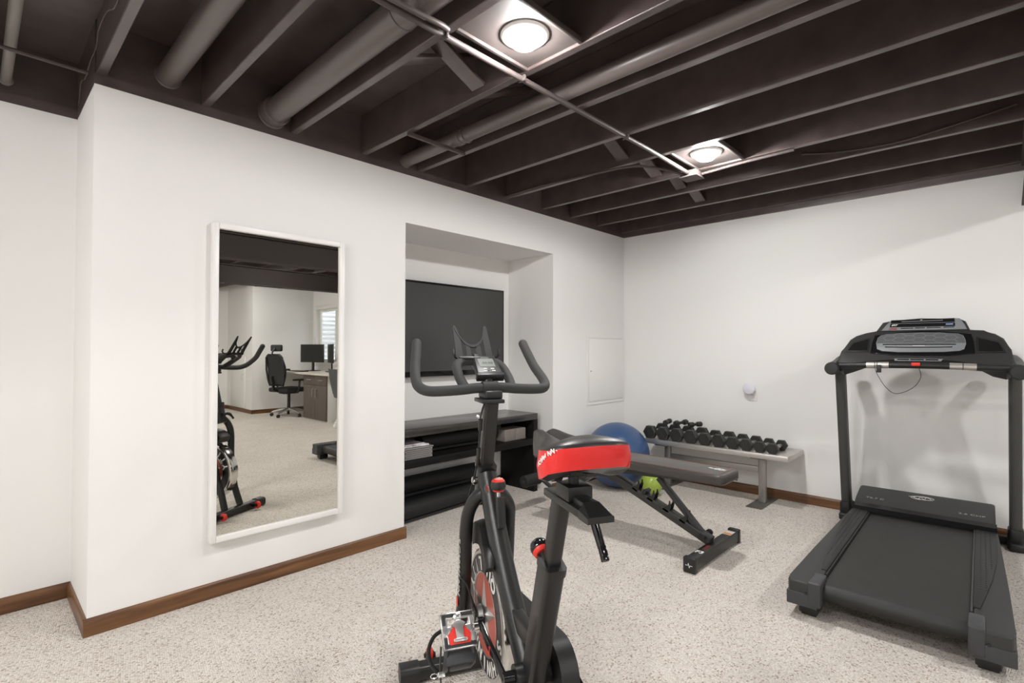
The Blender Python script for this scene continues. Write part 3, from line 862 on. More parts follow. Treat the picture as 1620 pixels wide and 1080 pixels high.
lb = MB().box(0.19, 0.27, -0.400, -0.350, 0.0792, 0.0800).build('warning_label', 'label', t, smooth=False, label='pale label on the foot bar')
MB().box(0.195, 0.225, -0.398, -0.352, 0.0801, 0.0805).build('label_band', 'orange', lb, smooth=False)
text('lettering', 'F3', 0.05, 'wtxt2', t, basis((-0.20, -0.375, 0.0796), (0, -1, 0), (1, 0, 0)), bold=0.001)
b = MB()
for k in range(6):
    b.box(-0.145+k*0.014, -0.145+k*0.014+0.009, -0.386, -0.364, 0.0792, 0.0798)
b.build('logo_mark', 'stitch', t, smooth=False)
b = MB()
pl = [(-0.336, -0.395, 0.043), (-0.336, -0.381, 0.043), (-0.336, -0.378, 0.030), (-0.336, -0.372, 0.056), (-0.336, -0.369, 0.043), (-0.336, -0.355, 0.043)]
b.tube(pl, 0.0018, 6)
b.build('cap_mark', 'wtxt2', t)

# ================================================================== TREADMILL  (local u = x forward, v = y left)
t = thing('treadmill', 'large black treadmill facing the right-hand wall', 'treadmill', (-1.0, -2.455, 0), R(1.6))
# running deck
def stadium(u0, u1, z0, z1, n=10):
    r = (z1-z0)/2; zc = (z0+z1)/2
    P = []
    for k in range(n+1):
        a = PI/2+PI*k/n; P.append((u0+r+r*math.cos(a), zc+r*math.sin(a)))
    for k in range(n+1):
        a = -PI/2+PI*k/n; P.append((u1-r+r*math.cos(a), zc+r*math.sin(a)))
    return P
P = stadium(-0.945, 0.62, 0.072, 0.152)
b = MB(); b.rings([[Vector((p[0], v, p[1])) for p in P] for v in (-0.252, 0.252)])
b.build('running_belt', 'belt', t, ang=50)
for s in (-1, 1):
    # outer side rail with a curved inset foot strip on top
    out = [(-0.992, 0.374), (-0.97, 0.384), (-0.94, 0.385), (-0.5, 0.380), (0.2, 0.366), (0.52, 0.358)]
    inn = [(0.52, 0.275), (-0.992, 0.262)]
    poly = [(u, s*v) for u, v in out+inn]
    b = MB(); b.prism(poly, 0.098, Matrix.Translation((0, 0, 0.068)), bev=0.008, seg=3)
    rl = b.build('side_rail', 'tmgrey', t)
    strip = [(-0.78, 0.262), (0.49, 0.262), (0.49, 0.348), (0.25, 0.352), (-0.1, 0.345), (-0.4, 0.325), (-0.62, 0.302), (-0.78, 0.285)]
    b = MB(); b.prism([(u, s*v) for u, v in strip], 0.006, Matrix.Translation((0, 0, 0.1655)), bev=0.003, seg=2)
    fs = b.build('foot_strip', 'tmblack', t)
    b = MB()
    for row, v in enumerate((0.285, 0.305, 0.325)):
        for k in range(34):
            u = -0.55+k*0.03
            if row == 2 and u < -0.25: continue
            b.box(u, u+0.016, s*v-0.0025, s*v+0.0025, 0.1715, 0.1728)
    b.build('grip_dash', 'blk', fs, smooth=False)
    b = MB().box(-0.82, 0.49, min(s*0.254, s*0.262), max(s*0.254, s*0.262), 0.130, 0.166, 0.002)
    b.build('belt_guide', 'tmpost' if s < 0 else 'tmblack', t)
    # rear end cap, its feet
    b = MB().box(-0.9945, -0.80, min(s*0.262, s*0.387), max(s*0.262, s*0.387), 0.055, 0.116, 0.005, 3)
    b.build('end_cap', 'tmend', t)
    b = MB().box(-0.997, -0.855, min(s*0.248, s*0.300), max(s*0.248, s*0.300), 0.064, 0.174, 0.007, 3)
    b.build('roller_cover', 'tmend', t)
    MB().cyl((-0.996, s*0.308, 0.118), (-0.9925, s*0.308, 0.118), 0.006, n=12).build('screw_hole', 'blk', t)
    b = MB().box(-0.955, -0.86, min(s*0.268, s*0.345), max(s*0.268, s*0.345), 0.012, 0.058, 0.006)
    b.box(-0.945, -0.87, min(s*0.275, s*0.338), max(s*0.275, s*0.338), 0.0005, 0.014, 0.004)
    b.build('rear_foot', 'blk', t)
MB().box(-0.85, 0.5, -0.27, 0.27, 0.080, 0.144, 0.0).build('deck_board', 'blk', t, smooth=False)
# motor hood
prof = [(0.50, 0.10), (0.475, 0.17), (0.488, 0.186), (0.53, 0.204), (0.60, 0.226), (0.74, 0.258), (0.79, 0.263), (0.835, 0.25), (0.87, 0.20), (0.88, 0.06), (0.50, 0.06)]
b = MB(); rings = []
for v, k in ((-0.352, 0.965), (-0.345, 0.99), (-0.335, 1), (0.335, 1), (0.345, 0.99), (0.352, 0.965)):
    rings.append([Vector((p[0], v, 0.06+(p[1]-0.06)*k)) for p in prof])
b.rings(rings)
hd = b.build('motor_hood', 'tmgrey', t, ang=20)
lipP = [(0.462, 0.168), (0.478, 0.192), (0.515, 0.206), (0.530, 0.2045), (0.495, 0.188), (0.48, 0.166)]
b = MB(); b.rings([[Vector((p[0], v, p[1])) for p in lipP] for v in (-0.356, 0.356)])
b.build('hood_lip', 'blkgloss', hd, ang=25)
sl = (0.14, 0, 0.032)
slp = Vector((0.14, 0, 0.032)).normalized()
text('lettering', 'T6.7 C', 0.028, 'wtxt3', hd, basis((0.60, 0.245, 0.2275), (0, -1, 0), slp), sx=1.3)
text('lettering', '2.6 CHP', 0.028, 'wtxt3', hd, basis((0.585, -0.245, 0.2230), (0, -1, 0), slp), sx=1.3)
M = basis((0.705, 0.0, 0.2512), (0, -1, 0), slp)
b = MB()
for s in (-1, 1):
    b.tube([M @ Vector((s*0.008+0.052*math.cos(2*PI*k/28), 0.022*math.sin(2*PI*k/28)+s*0.002, 0.0012)) for k in range(22 if s < 0 else 27)], 0.0022, 6)
b.tube([M @ Vector(p) for p in ((-0.018, -0.018, 0.0012), (-0.012, 0.02, 0.0012), (0.012, -0.02, 0.0012), (0.018, 0.018, 0.0012))], 0.0028, 6)
b.tube([M @ Vector((-0.072, 0.004, 0.0012)), M @ Vector((-0.04, 0.004, 0.0012))], 0.0015, 6)
b.build('hood_emblem', 'wtxt', hd)
# base and uprights
for s in (-1, 1):
    MB().box(0.74, 0.93, s*0.448-0.034, s*0.448+0.034, 0.002, 0.05, 0.010, 3).build('base_rail', 'tmblack', t)
    b = MB(); rings = []
    for z, k in ((0.0, 1.16), (0.02, 1.16), (0.06, 1.08), (0.118, 1.0), (0.122, 0.96)):
        rings.append([Vector((0.858-0.2*z+p[0]*k, s*0.446+p[1]*k, z+0.0005)) for p in rrect(0.115, 0.072, 0.02, 4)])
    b.rings(rings); b.build('boot', 'tmblack', t)
    b = MB(); b.rtube([(0.855, s*0.446, 0.03), (0.64, s*0.446, 1.10)], 0.090, 0.060, 0.02, upv=(0, 1, 0)); b.build('upright', 'tmpost', t)
    # handle arm with round cap
    b = MB(); b.tube([(0.80, s*0.44, 1.16), (0.70, s*0.448, 1.145), (0.58, s*0.454, 1.12), (0.42, s*0.455, 1.105)], 1.0, prof=rrect(0.075, 0.085, 0.034, 5), upv=(0, 0, 1), smooth=4)
    b.build('handle_arm', 'tmblack', t, ang=60)
    b = MB(); b.lathe([(0.0, -0.016), (0.036, -0.014), (0.0435, -0.004), (0.0435, 0.02), (0.040, 0.024)], Matrix.Translation((0.40, s*0.455, 1.105)) @ Matrix.Rotation(PI/2, 4, 'Y'), 28)
    b.build('arm_cap', 'tmblack', t)
MB().rtube([(0.90, -0.44, 0.03), (0.90, 0.44, 0.03)], 0.05, 0.045, 0.008, upv=(0, 0, 1)).build('base_crossbar', 'tmblack', t)
# grip bar with sensor pads
def barpt(v): return Vector((0.43+0.04*(v/0.42)**2, v, 1.134-0.010*(v/0.42)**2))
b = MB(); b.tube([barpt(-0.425+0.85*k/20) for k in range(21)], 0.0195, 16)
gb_ = b.build('grip_bar', 'tmblack', t)
for v0, v1 in ((0.205, 0.262), (0.142, 0.200), (-0.213, -0.154), (-0.275, -0.217)):
    b = MB(); b.tube([barpt(v0+(v1-v0)*k/4) for k in range(5)], 0.0208, 16); b.build('pulse_pad', 'pads', gb_)
# console body
UD = Vector((math.sin(R(42)), 0, math.cos(R(42))))          # up along the tilted face
OC = Vector((0.46, 0, 1.13))
def CF(lift=0.0):
    """face frame: x = left(+v), y = up the face, z = away from user -> flipped for outward"""
    m = Matrix(((0, UD.x, -UD.z), (1, 0, 0), (0, UD.z, UD.x))).to_4x4()   # columns: v, up, outward (towards user)
    n = Vector((-UD.z, 0, UD.x))
    m.translation = OC+n*lift
    return m
sil = [(0.445, 0.024), (0.422, 0.122), (0.385, 0.238), (0.352, 0.274), (0.300, 0.300), (0.239, 0.318), (-0.247, 0.318), (-0.310, 0.299), (-0.364, 0.278), (-0.401, 0.238), (-0.430, 0.136), (-0.450, 0.024), (-0.405, -0.02), (-0.347, 0.0), (-0.30, 0.04), (-0.153, 0.052), (0.126, 0.052), (0.28, 0.05), (0.345, 0.01), (0.40, -0.02)]
sil = [(-x, y) for x, y in sil]
def CFm(lift=0.0):
    n = Vector((-UD.z, 0, UD.x))
    m = Matrix((Vector((0, -1, 0)), UD, n)).transposed().to_4x4()
    m.translation = OC+n*lift
    return m
b = MB(); b.prism(sil, 0.085, CFm(-0.085), bev=0.018, seg=4)
con = b.build('console', 'tmgrey', t, ang=30)
def face(name, poly, m, lift, th, bev=0.0, parent=con, lab=None):
    b = MB(); b.prism([(-x, y) for x, y in poly], th, CFm(lift), bev=bev, seg=2)
    return b.build(name, m, parent, label=lab)
top = [(0.238, 0.300), (0.205, 0.385), (0.148, 0.403), (0.0, 0.418), (-0.198, 0.403), (-0.228, 0.378), (-0.249, 0.300)]
b = MB(); b.prism([(-x, y) for x, y in top], 0.07, CFm(-0.06), bev=0.012, seg=3)
uh = b.build('upper_housing', 'tmgrey', con, ang=30)
face('black_overlay', [(0.255, 0.105), (0.250, 0.20), (0.241, 0.266), (0.10, 0.290), (-0.008, 0.297), (-0.12, 0.290), (-0.253, 0.266), (-0.264, 0.20), (-0.269, 0.105), (-0.15, 0.085), (0.13, 0.083)], 'blkgloss', 0.0, 0.006, 0.003)
gp = face('button_panel', [(0.219, 0.135), (0.228, 0.19), (0.222, 0.238), (0.205, 0.262), (0.176, 0.272), (0.09, 0.278), (-0.009, 0.280), (-0.10, 0.277), (-0.190, 0.268), (-0.215, 0.252), (-0.226, 0.215), (-0.229, 0.18), (-0.220, 0.136), (-0.200, 0.122), (-0.12, 0.112), (0.10, 0.108), (0.19, 0.118)], 'panelgrey', 0.006, 0.004, 0.002)
hx_ = face('honeycomb_area', [(0.223, 0.187), (0.219, 0.238), (0.203, 0.259), (0.176, 0.268), (0.09, 0.274), (-0.009, 0.276), (-0.10, 0.273), (-0.188, 0.264), (-0.212, 0.250), (-0.222, 0.215), (-0.224, 0.187)], 'hexm', 0.010, 0.0015)
b = MB()                                                    # honeycomb lines
hxs = 0.034
def inhex(x, y):
    return abs(x) < 0.215 and 0.188 < y < 0.272-0.5*max(0, abs(x)-0.17)
for i in range(-5, 6):
    for j in range(0, 4):
        cx_ = i*hxs*1.5*1.02; cy_ = 0.175+j*hxs*0.98*1.15+(hxs*0.56 if i % 2 else 0)
        for q in range(3):
            p = Vector((cx_+hxs*math.cos(R(60*q)), cy_+hxs*0.65*math.sin(R(60*q)), 0)); p2 = Vector((cx_+hxs*math.cos(R(60*q+60)), cy_+hxs*0.65*math.sin(R(60*q+60)), 0))
            if inhex(p.x, p.y) and inhex(p2.x, p2.y):
                Mx = CFm(0.0117)
                b.tube([Mx @ p, Mx @ p2], 0.0009, 4)
b.build('honeycomb_line', 'line', hx_)
def band(y, x0, x1, h, sag, m, name, parent, lift, n=14):
    b = MB(); ringsA = []
    for k in range(n+1):
        x = x0+(x1-x0)*k/n; yy = y-sag*(1-(2*k/n-1)**2)
        Mx = CFm(lift)
        ringsA.append([Mx @ Vector((x, yy-h/2, 0)), Mx @ Vector((x, yy+h/2, 0)), Mx @ Vector((x, yy+h/2, 0.0015)), Mx @ Vector((x, yy-h/2, 0.0015))])
    b.rings(ringsA); return b.build(name, m, parent)
band(0.174, -0.190, 0.182, 0.007, -0.001, 'display', 'button_row', gp, 0.010)
band(0.152, -0.175, 0.165, 0.007, 0.003, 'display', 'button_row', gp, 0.010)
band(0.158, -0.17, 0.16, 0.0015, 0.0, 'wtxt', 'button_row', gp, 0.010)
MB().box(-0.03, 0.03, -0.002, 0.002, 0, 0.0012, M=CFm(0.0102) @ Matrix.Translation((0, 0.1635, 0))).build('start_button', 'wtxt', gp)
# upper display with overlay
up_ = face('grey_overlay', [(0.206, 0.302), (0.186, 0.345), (0.159, 0.396), (-0.175, 0.400), (-0.199, 0.398), (-0.222, 0.340), (-0.233, 0.302)], 'panelgrey', 0.0095, 0.003, 0.001)
face('display_window', [(0.159, 0.366), (0.157, 0.396), (-0.172, 0.400), (-0.174, 0.366)], 'display', 0.0125, 0.0012, parent=up_)
d2_ = face('display_window', [(0.162, 0.330), (0.160, 0.361), (-0.174, 0.361), (-0.176, 0.330)], 'display', 0.0125, 0.0012, parent=up_)
face('slot_strip', [(0.10, 0.376), (0.10, 0.382), (-0.115, 0.386), (-0.115, 0.380)], 'panelgrey', 0.0137, 0.0008, parent=up_)
text('lettering', 'iFIT', 0.020, 'wtxt2', up_, CFm(0.0142) @ Matrix.Translation((-0.138, 0.346, 0)), bold=0.0006, shear=0.25)
face('badge', [(-0.130, 0.342), (-0.130, 0.351), (-0.166, 0.351), (-0.166, 0.342)], 'bluebtn', 0.0137, 0.001, parent=up_)
for x0, x1, yy, m in ((0.165, 0.12, 0.318, 'redp'), (0.165, 0.12, 0.309, 'redp'), (0.10, 0.035, 0.318, 'display'), (0.025, -0.025, 0.319, 'display'), (-0.035, -0.105, 0.320, 'display'), (-0.12, -0.172, 0.322, 'display')):
    face('button', [(x0, yy-0.003), (x0, yy+0.003), (x1, yy+0.003), (x1, yy-0.003)], 'stitch' if m == 'redp' else m, 0.0125, 0.0012, parent=up_)
text('lettering', 'N', 0.014, 'wtxt2', up_, CFm(0.0142) @ Matrix.Translation((0.003, 0.391, 0)), shear=0.3)
# cup and accessory pockets
for pol in ([(0.397, 0.115), (0.364, 0.200), (0.267, 0.243), (0.262, 0.115)], [(-0.275, 0.245), (-0.381, 0.199), (-0.406, 0.114), (-0.275, 0.110)]):
    pk = face('side_pocket', pol, 'tmblack', 0.0, 0.004, 0.002)
    cx_ = sum(p[0] for p in pol)/4; cy_ = sum(p[1] for p in pol)/4
    face('pocket_liner', [(cx_+(p[0]-cx_)*0.82, cy_+(p[1]-cy_)*0.78) for p in pol], 'display', 0.0041, 0.001, parent=pk)
ss = face('key_strip', [(0.122, 0.056), (-0.123, 0.056), (-0.113, 0.036), (0.118, 0.036)], 'panelgrey', 0.004, 0.003, 0.001)
for x0, x1 in ((0.105, 0.045), (0.038, -0.03), (-0.038, -0.10)):
    face('button', [(x0, 0.042), (x0, 0.051), (x1, 0.051), (x1, 0.042)], 'display', 0.007, 0.001, parent=ss)
# safety key with cord and clip
b = MB().box(-0.014, 0.012, -0.022, 0.022, -0.010, 0.012, 0.006, 3)
o = b.build('safety_key', 'redp', t); o.location = (0.412, 0.005, 1.140)
cord = [(0.398, -0.012, 1.120), (0.385, -0.02, 1.06), (0.385, 0.02, 0.995), (0.39, 0.10, 0.955), (0.395, 0.15, 0.985), (0.398, 0.19, 1.05), (0.400, 0.21, 1.10), (0.405, 0.217, 1.135), (0.43, 0.215, 1.158)]
b = MB(); b.tube(cord, 0.0018, 6, smooth=8); b.build('safety_cord', 'blk', t)
b = MB().box(0.398, 0.412, 0.180, 0.206, 1.085, 1.135, 0.003); b.build('cord_clip', 'blk', t)

# ================================================================== EXERCISE BIKE (local x = rider's right, y = forward)
MX, MY = -3.272+0.012*math.cos(R(-27)), -1.288+0.012*math.sin(R(-27))
t = thing('exercise_bike', 'black indoor cycling bike with a red and black saddle, nearest the camera', 'exercise bike', (MX, MY, 0), R(-27))
bike = t
# front stabiliser
MB().rtube([(-0.255, -0.070, 0.033), (0.255, -0.070, 0.033)], 0.058, 0.050, 0.012, upv=(0, 0, 1)).build('front_stabilizer', 'bframe', t)
for s in (-1, 1):
    b = MB().rtube([(s*0.212, -0.070, 0.032), (s*0.283, -0.070, 0.032)], 0.074, 0.0625, 0.02, upv=(0, 0, 1)); cp = b.build('stabilizer_cap', 'blk', t)
    MB().box(min(s*0.271, s*0.2785), max(s*0.271, s*0.2865), -0.086, -0.058, 0.028, 0.044, 0.003).build('cap_insert', 'redp', cp)
    M = Matrix.Translation((s*0.158, 0.005, 0.040)) @ Matrix.Rotation(PI/2, 4, 'Y')
    wh = MB().lathe([(0.008, -0.011), (0.023, -0.011), (0.027, -0.008), (0.027, 0.008), (0.023, 0.011), (0.008, 0.011)], M, 28).build('transport_wheel', 'redp', t)
    b = MB()
    b.cyl((s*0.158-0.022, 0.005, 0.040), (s*0.158+0.022, 0.005, 0.040), 0.008, n=12)
    for q in (-1, 1):
        b.box(s*0.158+q*0.0155-0.002, s*0.158+q*0.0155+0.002, -0.045, 0.012, 0.028, 0.052, 0.001)
    b.build('wheel_bracket', 'blk', wh)
# rear stabiliser and base (behind the picture's lower edge)
MB().rtube([(-0.235, -1.14, 0.054), (0.235, -1.14, 0.054)], 0.058, 0.066, 0.012, upv=(0, 0, 1)).build('rear_stabilizer', 'bframe', t)
for s in (-1, 1):
    MB().rtube([(s*0.195, -1.14, 0.052), (s*0.262, -1.14, 0.052)], 0.076, 0.080, 0.02, upv=(0, 0, 1)).build('stabilizer_cap', 'blk', t)
MB().rtube([(0, -0.66, 0.275), (0, -0.80, 0.22), (0, -1.0, 0.12), (0, -1.14, 0.075)], 0.075, 0.05, 0.012, upv=(1, 0, 0)).build('rear_stay', 'bframe', t)
# main frame: down tube, head, fork legs, seat tube
b = MB(); b.tube([(0.0, -0.243, 0.782), (0.0, -0.266, 0.748), (0, -0.367, 0.608), (0, -0.465, 0.499), (0, -0.545, 0.425), (0, -0.63, 0.35), (0, -0.685, 0.305)], 1.0, prof=[(p[0]*0.068, p[1]*0.074) for p in [(math.cos(2*PI*k/20)*0.5, math.sin(2*PI*k/20)*0.5) for k in range(20)]], upv=(0, 0.7, 0.7), smooth=5)
b.build('down_tube', 'bframe', t, ang=60)
for s in (-1, 1):
    c0 = 0.015; xo = 0.082
    if s < 0:
        FP = [(-0.008, -0.262, 0.725), (-0.036, -0.245, 0.708), (-0.060, -0.222, 0.655), (-0.067, -0.203, 0.58), (-0.067, -0.188, 0.42), (-0.067, -0.158, 0.29), (-0.067, -0.118, 0.19), (-0.067, -0.080, 0.056)]
    else:
        FP = [(0.016, -0.262, 0.725), (0.054, -0.240, 0.708), (0.090, -0.215, 0.655), (0.097, -0.195, 0.58), (0.093, -0.188, 0.42), (0.088, -0.165, 0.29), (0.084, -0.142, 0.19), (0.080, -0.085, 0.056)]
    b = MB(); b.tube(FP, 0.0235, 16, smooth=6)
    fl = b.build('fork_leg', 'bframe', t, ang=60)
    if s < 0:
        d = Vector((0, -0.011, 0.185)).normalized()
        for k, ch in enumerate('SCHWINN'):
            q = k/6
            pt = Vector((-0.067-0.0236, -0.199+0.011*q, 0.545-0.185*q))
            text('lettering', ch, 0.036, 'wtxt', fl, basis(pt, -d, Vector((0, -1, 0))), bold=0.001)
        MB().box(-0.067-0.0246, -0.067-0.0228, -0.178, -0.156, 0.300, 0.330, 0.0).build('badge', 'redp', fl)
    # dropout plate to the flywheel axle
    b = MB(); b.prism([(-0.30, 0.295), (-0.30, 0.335), (-0.19, 0.36), (-0.15, 0.27)], 0.008, basis((c0+s*(xo-0.012)-0.004, 0, 0), (0, 1, 0), (0, 0, 1))); b.build('dropout', 'bframe', t)
# handlebar sleeve and post
b = MB(); b.rtube([(0.0, -0.186, 0.675), (0.0, -0.224, 0.812)], 0.056, 0.056, 0.007, upv=(1, 0, 0)); b.rtube([(0.0, -0.221, 0.800), (0.0, -0.2265, 0.820)], 0.068, 0.066, 0.008, upv=(1, 0, 0))
b.build('post_sleeve', 'bframe', t)
b = MB(); b.rtube([(0.0, -0.205, 0.74), (0.0, -0.287, 1.045)], 0.044, 0.046, 0.006, upv=(1, 0, 0)); b.build('handlebar_post', 'bframe', t)
b = MB().box(-0.045, 0.035, -0.335, -0.225, 1.043, 1.056, 0.003); b.box(-0.03, 0.034, -0.318, -0.225, 1.055, 1.085, 0.008, 3); b.build('stem_clamp', 'blk', t)
HB = [(0, -0.27, 1.092), (0.05, -0.268, 1.092), (0.1, -0.263, 1.087), (0.17, -0.252, 1.083), (0.215, -0.236, 1.084), (0.238, -0.205, 1.096), (0.243, -0.165, 1.118), (0.236, -0.10, 1.160), (0.226, -0.055, 1.208), (0.218, -0.017, 1.252)]
full = [(-x, y, z) for x, y, z in reversed(HB[1:])]+HB
b = MB(); b.tube(full, 0.0182, 16, smooth=6, round_end=True); hb = b.build('handlebar', 'grip', t, ang=70)
MB().rtube([(-0.028, -0.27, 1.092), (0.028, -0.27, 1.092)], 0.046, 0.046, 0.018, upv=(0, 0, 1)).build('bar_clamp', 'grip', t)
loop = [(-0.085, -0.262, 1.09), (-0.092, -0.20, 1.125), (-0.086, -0.125, 1.165), (-0.055, -0.085, 1.18), (0, -0.078, 1.182), (0.055, -0.085, 1.18), (0.086, -0.125, 1.165), (0.092, -0.20, 1.125), (0.085, -0.262, 1.09)]
b = MB(); b.tube(loop, 0.0175, 14, smooth=6); b.build('aero_loop', 'grip', t, ang=70)
# console
cb, ct = Vector((0.004, -0.268, 1.138)), Vector((0.004, -0.182, 1.198))
cu = (ct-cb).normalized()
M = basis((cb+ct)/2, (1, 0, 0), cu)
H_ = (ct-cb).length
b = MB(); b.prism([(-0.047, -H_/2), (0.049, -H_/2), (0.041, H_/2), (-0.041, H_/2)], 0.024, M @ Matrix.Translation((0, 0, -0.022)), bev=0.005, seg=3)
cs = b.build('bike_console', 'blk', t)
MB().box(-0.050, 0.052, -H_/2-0.006, -H_/2+0.012, -0.026, 0.004, 0.004, M=M).build('console_base', 'blk', cs)
MB().box(-0.029, 0.029, -0.008, 0.040, 0.0018, 0.003, M=M).build('lcd_screen', 'lcd', cs, smooth=False)
text('digits', '88:88', 0.018, 'blk', cs, M @ Matrix.Translation((0.004, 0.014, 0.0032)), ext=0.0002)
for x, y in ((-0.012, -0.020), (0.014, -0.020), (-0.014, -0.032), (0.016, -0.032)):
    MB().box(x-0.007, x+0.007, y-0.0035, y+0.0035, 0.0018, 0.0038, 0.001, M=M).build('console_button', 'wtxt', cs)
text('lettering', 'SCHWINN', 0.006, 'wtxt', cs, M @ Matrix.Translation((0, 0.046, 0.0025)), ext=0.0002)
MB().cyl((0.0, -0.255, 1.10), (0.0, -0.235, 1.145), 0.02, n=16).build('console_stalk', 'blk', t)
# tablet holder: slanted slotted plate with a scooped top and two hooks
Tb, Tt = Vector((0, -0.07, 1.185)), Vector((0, 0.022, 1.318))
tu = (Tt-Tb).normalized(); TH = (Tt-Tb).length
M = basis(Tb, (1, 0, 0), tu)
def slab(poly, parent, name='holder_plate', d=0.006, bev=0.0015):
    b = MB(); b.prism(poly, d, M, bev=bev, seg=2); return b
out = []
b = MB()
# left and right horn panels as bars with slots between them, joined by a bottom and a scooped top bar
def barpoly(p, q, wd):
    p, q = Vector(p), Vector(q); d = (q-p).normalized(); n = Vector((-d.y, d.x))*wd/2
    return [tuple(p-n), tuple(q-n), tuple(q+n), tuple(p+n)]
scoop = []
for k in range(15):
    a = k/14; x = -0.066+0.132*a
    yv = 0.070+(TH-0.070)*(abs(2*a-1))**2.3
    scoop.append((x, yv))
xs = [-0.075, -0.05, -0.032, -0.008, 0.008, 0.032, 0.05, 0.075]
def top_at(x):
    a = min(1, abs(x)/0.066); return 0.070+(TH-0.070)*a**2.3
for x0, x1 in ((-0.074, -0.046), (-0.030, -0.012), (0.012, 0.030), (0.046, 0.074)):
    t0, t1 = top_at(x0), top_at(x1)
    if x0 < -0.04: pol = [(x0, 0), (x1, 0), (x1, t1), (-0.060, TH*1.02), (-0.069, TH*1.0)]
    elif x0 > 0.04: pol = [(x0, 0), (x1, 0), (0.069, TH*1.0), (0.060, TH*1.02), (x0, t0)]
    else: pol = [(x0, 0), (x1, 0), (x1, t1), (x0, t0)]
    b.prism(pol, 0.006, M)
for k in range(14):                                         # scooped rim
    p, q = Vector(scoop[k]), Vector(scoop[k+1])
    b.prism([(p.x, p.y-0.012), (q.x, q.y-0.012), (q.x, q.y), (p.x, p.y)], 0.008, M)
b.prism([(-0.078, -0.004), (0.078, -0.004), (0.078, 0.016), (-0.078, 0.016)], 0.008, M)
th_ = b.build('tablet_holder', 'matblk', t, ang=25)
for s in (-1, 1):
    b = MB(); b.tube([M @ Vector(p) for p in ((s*0.060, 0.004, 0.004), (s*0.080, 0.0, 0.018), (s*0.088, 0.004, 0.034), (s*0.088, 0.024, 0.040))], 0.005, 8, smooth=4)
    b.build('holder_hook', 'blk', th_)
b = MB(); b.box(-0.07, 0.07, -0.012, 0.0, 0.0, 0.03, 0.003, M=M); b.build('holder_ledge', 'blk', th_)
MB().rtube([(0, -0.10, 1.165), (0, -0.065, 1.19)], 0.05, 0.02, 0.004, upv=(1, 0, 0)).build('holder_arm', 'blk', t)
# lever and bolt under the handlebar, cable along the post
b = MB(); b.tube([(0.0, -0.20, 0.735), (0.0, -0.165, 0.745)], 0.012, 12)
b.tube([(0, -0.165, 0.745), (0.03, -0.145, 0.742), (0.06, -0.135, 0.705)], [0.010, 0.011, 0.008], 10, smooth=4)
b.build('post_lever', 'blk', t)
MB().lathe([(0.0, -0.010), (0.013, -0.009), (0.016, 0), (0.013, 0.009), (0.0, 0.010)], Matrix.Translation((-0.036, -0.205, 0.755)) @ Matrix.Rotation(PI/2, 4, 'Y'), 16).build('post_bolt', 'chrome', t)
b = MB(); b.tube([(-0.02, -0.285, 1.05), (-0.036, -0.285, 1.0), (-0.034, -0.262, 0.93), (-0.034, -0.245, 0.86), (-0.040, -0.215, 0.77), (-0.052, -0.19, 0.70), (-0.055, -0.185, 0.64)], 0.0032, 8, smooth=6)
b.build('sensor_cable', 'blk', t)
b = MB(); b.cyl((-0.0355, -0.28, 0.985), (-0.0345, -0.268, 0.945), 0.0075, n=10); b.cyl((-0.034, -0.25, 0.88), (-0.034, -0.236, 0.82), 0.007, n=10)
b.build('cable_plug', 'blk', t)
b = MB(); b.tube([(0, -0.262, 0.995), (-0.02, -0.235, 0.985), (-0.03, -0.222, 0.99)], 0.008, 8, smooth=3); b.build('post_knob', 'silver', t)
# resistance knob
b = MB(); b.rtube([(0.006, -0.385, 0.640), (0.006, -0.372, 0.735)], 0.026, 0.028, 0.004, upv=(1, 0, 0)); b.build('brake_housing', 'blk', t)
KC = Vector((0.006, -0.352, 0.770)); kd = Vector((0, 0.10, 1)).normalized(); KM = basis(KC, (1, 0, 0), Vector((0, 1, -0.10)))
b = MB(); b.lathe([(0.006, -0.04), (0.006, -0.02)], KM, 12); b.build('knob_stem', 'silver', t)
kb = MB().lathe([(0.012, -0.018), (0.0235, -0.013), (0.0265, 0.0), (0.0235, 0.013)], KM, 28).build('resistance_knob', 'blk', t, ang=60)
MB().lathe([(0.0236, 0.0125), (0.020, 0.019), (0.012, 0.0235), (0.0, 0.025)], KM, 28).build('knob_top', 'redp', kb, ang=60)
MB().lathe([(0.0, -0.0205), (0.015, -0.0205), (0.0200, -0.0165), (0.0205, -0.0140), (0.0, -0.0140)], KM, 28).build('knob_ring', 'redp', kb)
b = MB()
for rr, zz in ((0.008, 0.0245), (0.015, 0.0222)):
    b.tube([KM @ Vector((rr*math.cos(R(200+14*k)), rr*math.sin(R(200+14*k)), zz)) for k in range(17)], 0.0009, 5)
b.build('knob_mark', 'wtxt2', kb)
# round emblem on the head
EM = basis((-0.004, -0.300, 0.748), (1, 0, 0), Vector((0, 0.60, 0.80)))
em = MB().lathe([(0.0, 0.0), (0.024, 0.0), (0.024, 0.003), (0.0, 0.004)], EM, 28).build('head_badge', 'silver', t)
MB().lathe([(0.0, 0.0042), (0.016, 0.0042), (0.016, 0.005), (0.0, 0.005)], EM, 24).build('badge_center', 'redp', em)
b = MB(); b.prism([(0.013*(1 if k % 2 == 0 else 0.3)*math.sin(PI*k/5), 0.013*(1 if k % 2 == 0 else 0.3)*math.cos(PI*k/5)) for k in range(10)], 0.001, EM @ Matrix.Translation((0, 0, 0.005)))
b.build('badge_star', 'wtxt2', em)
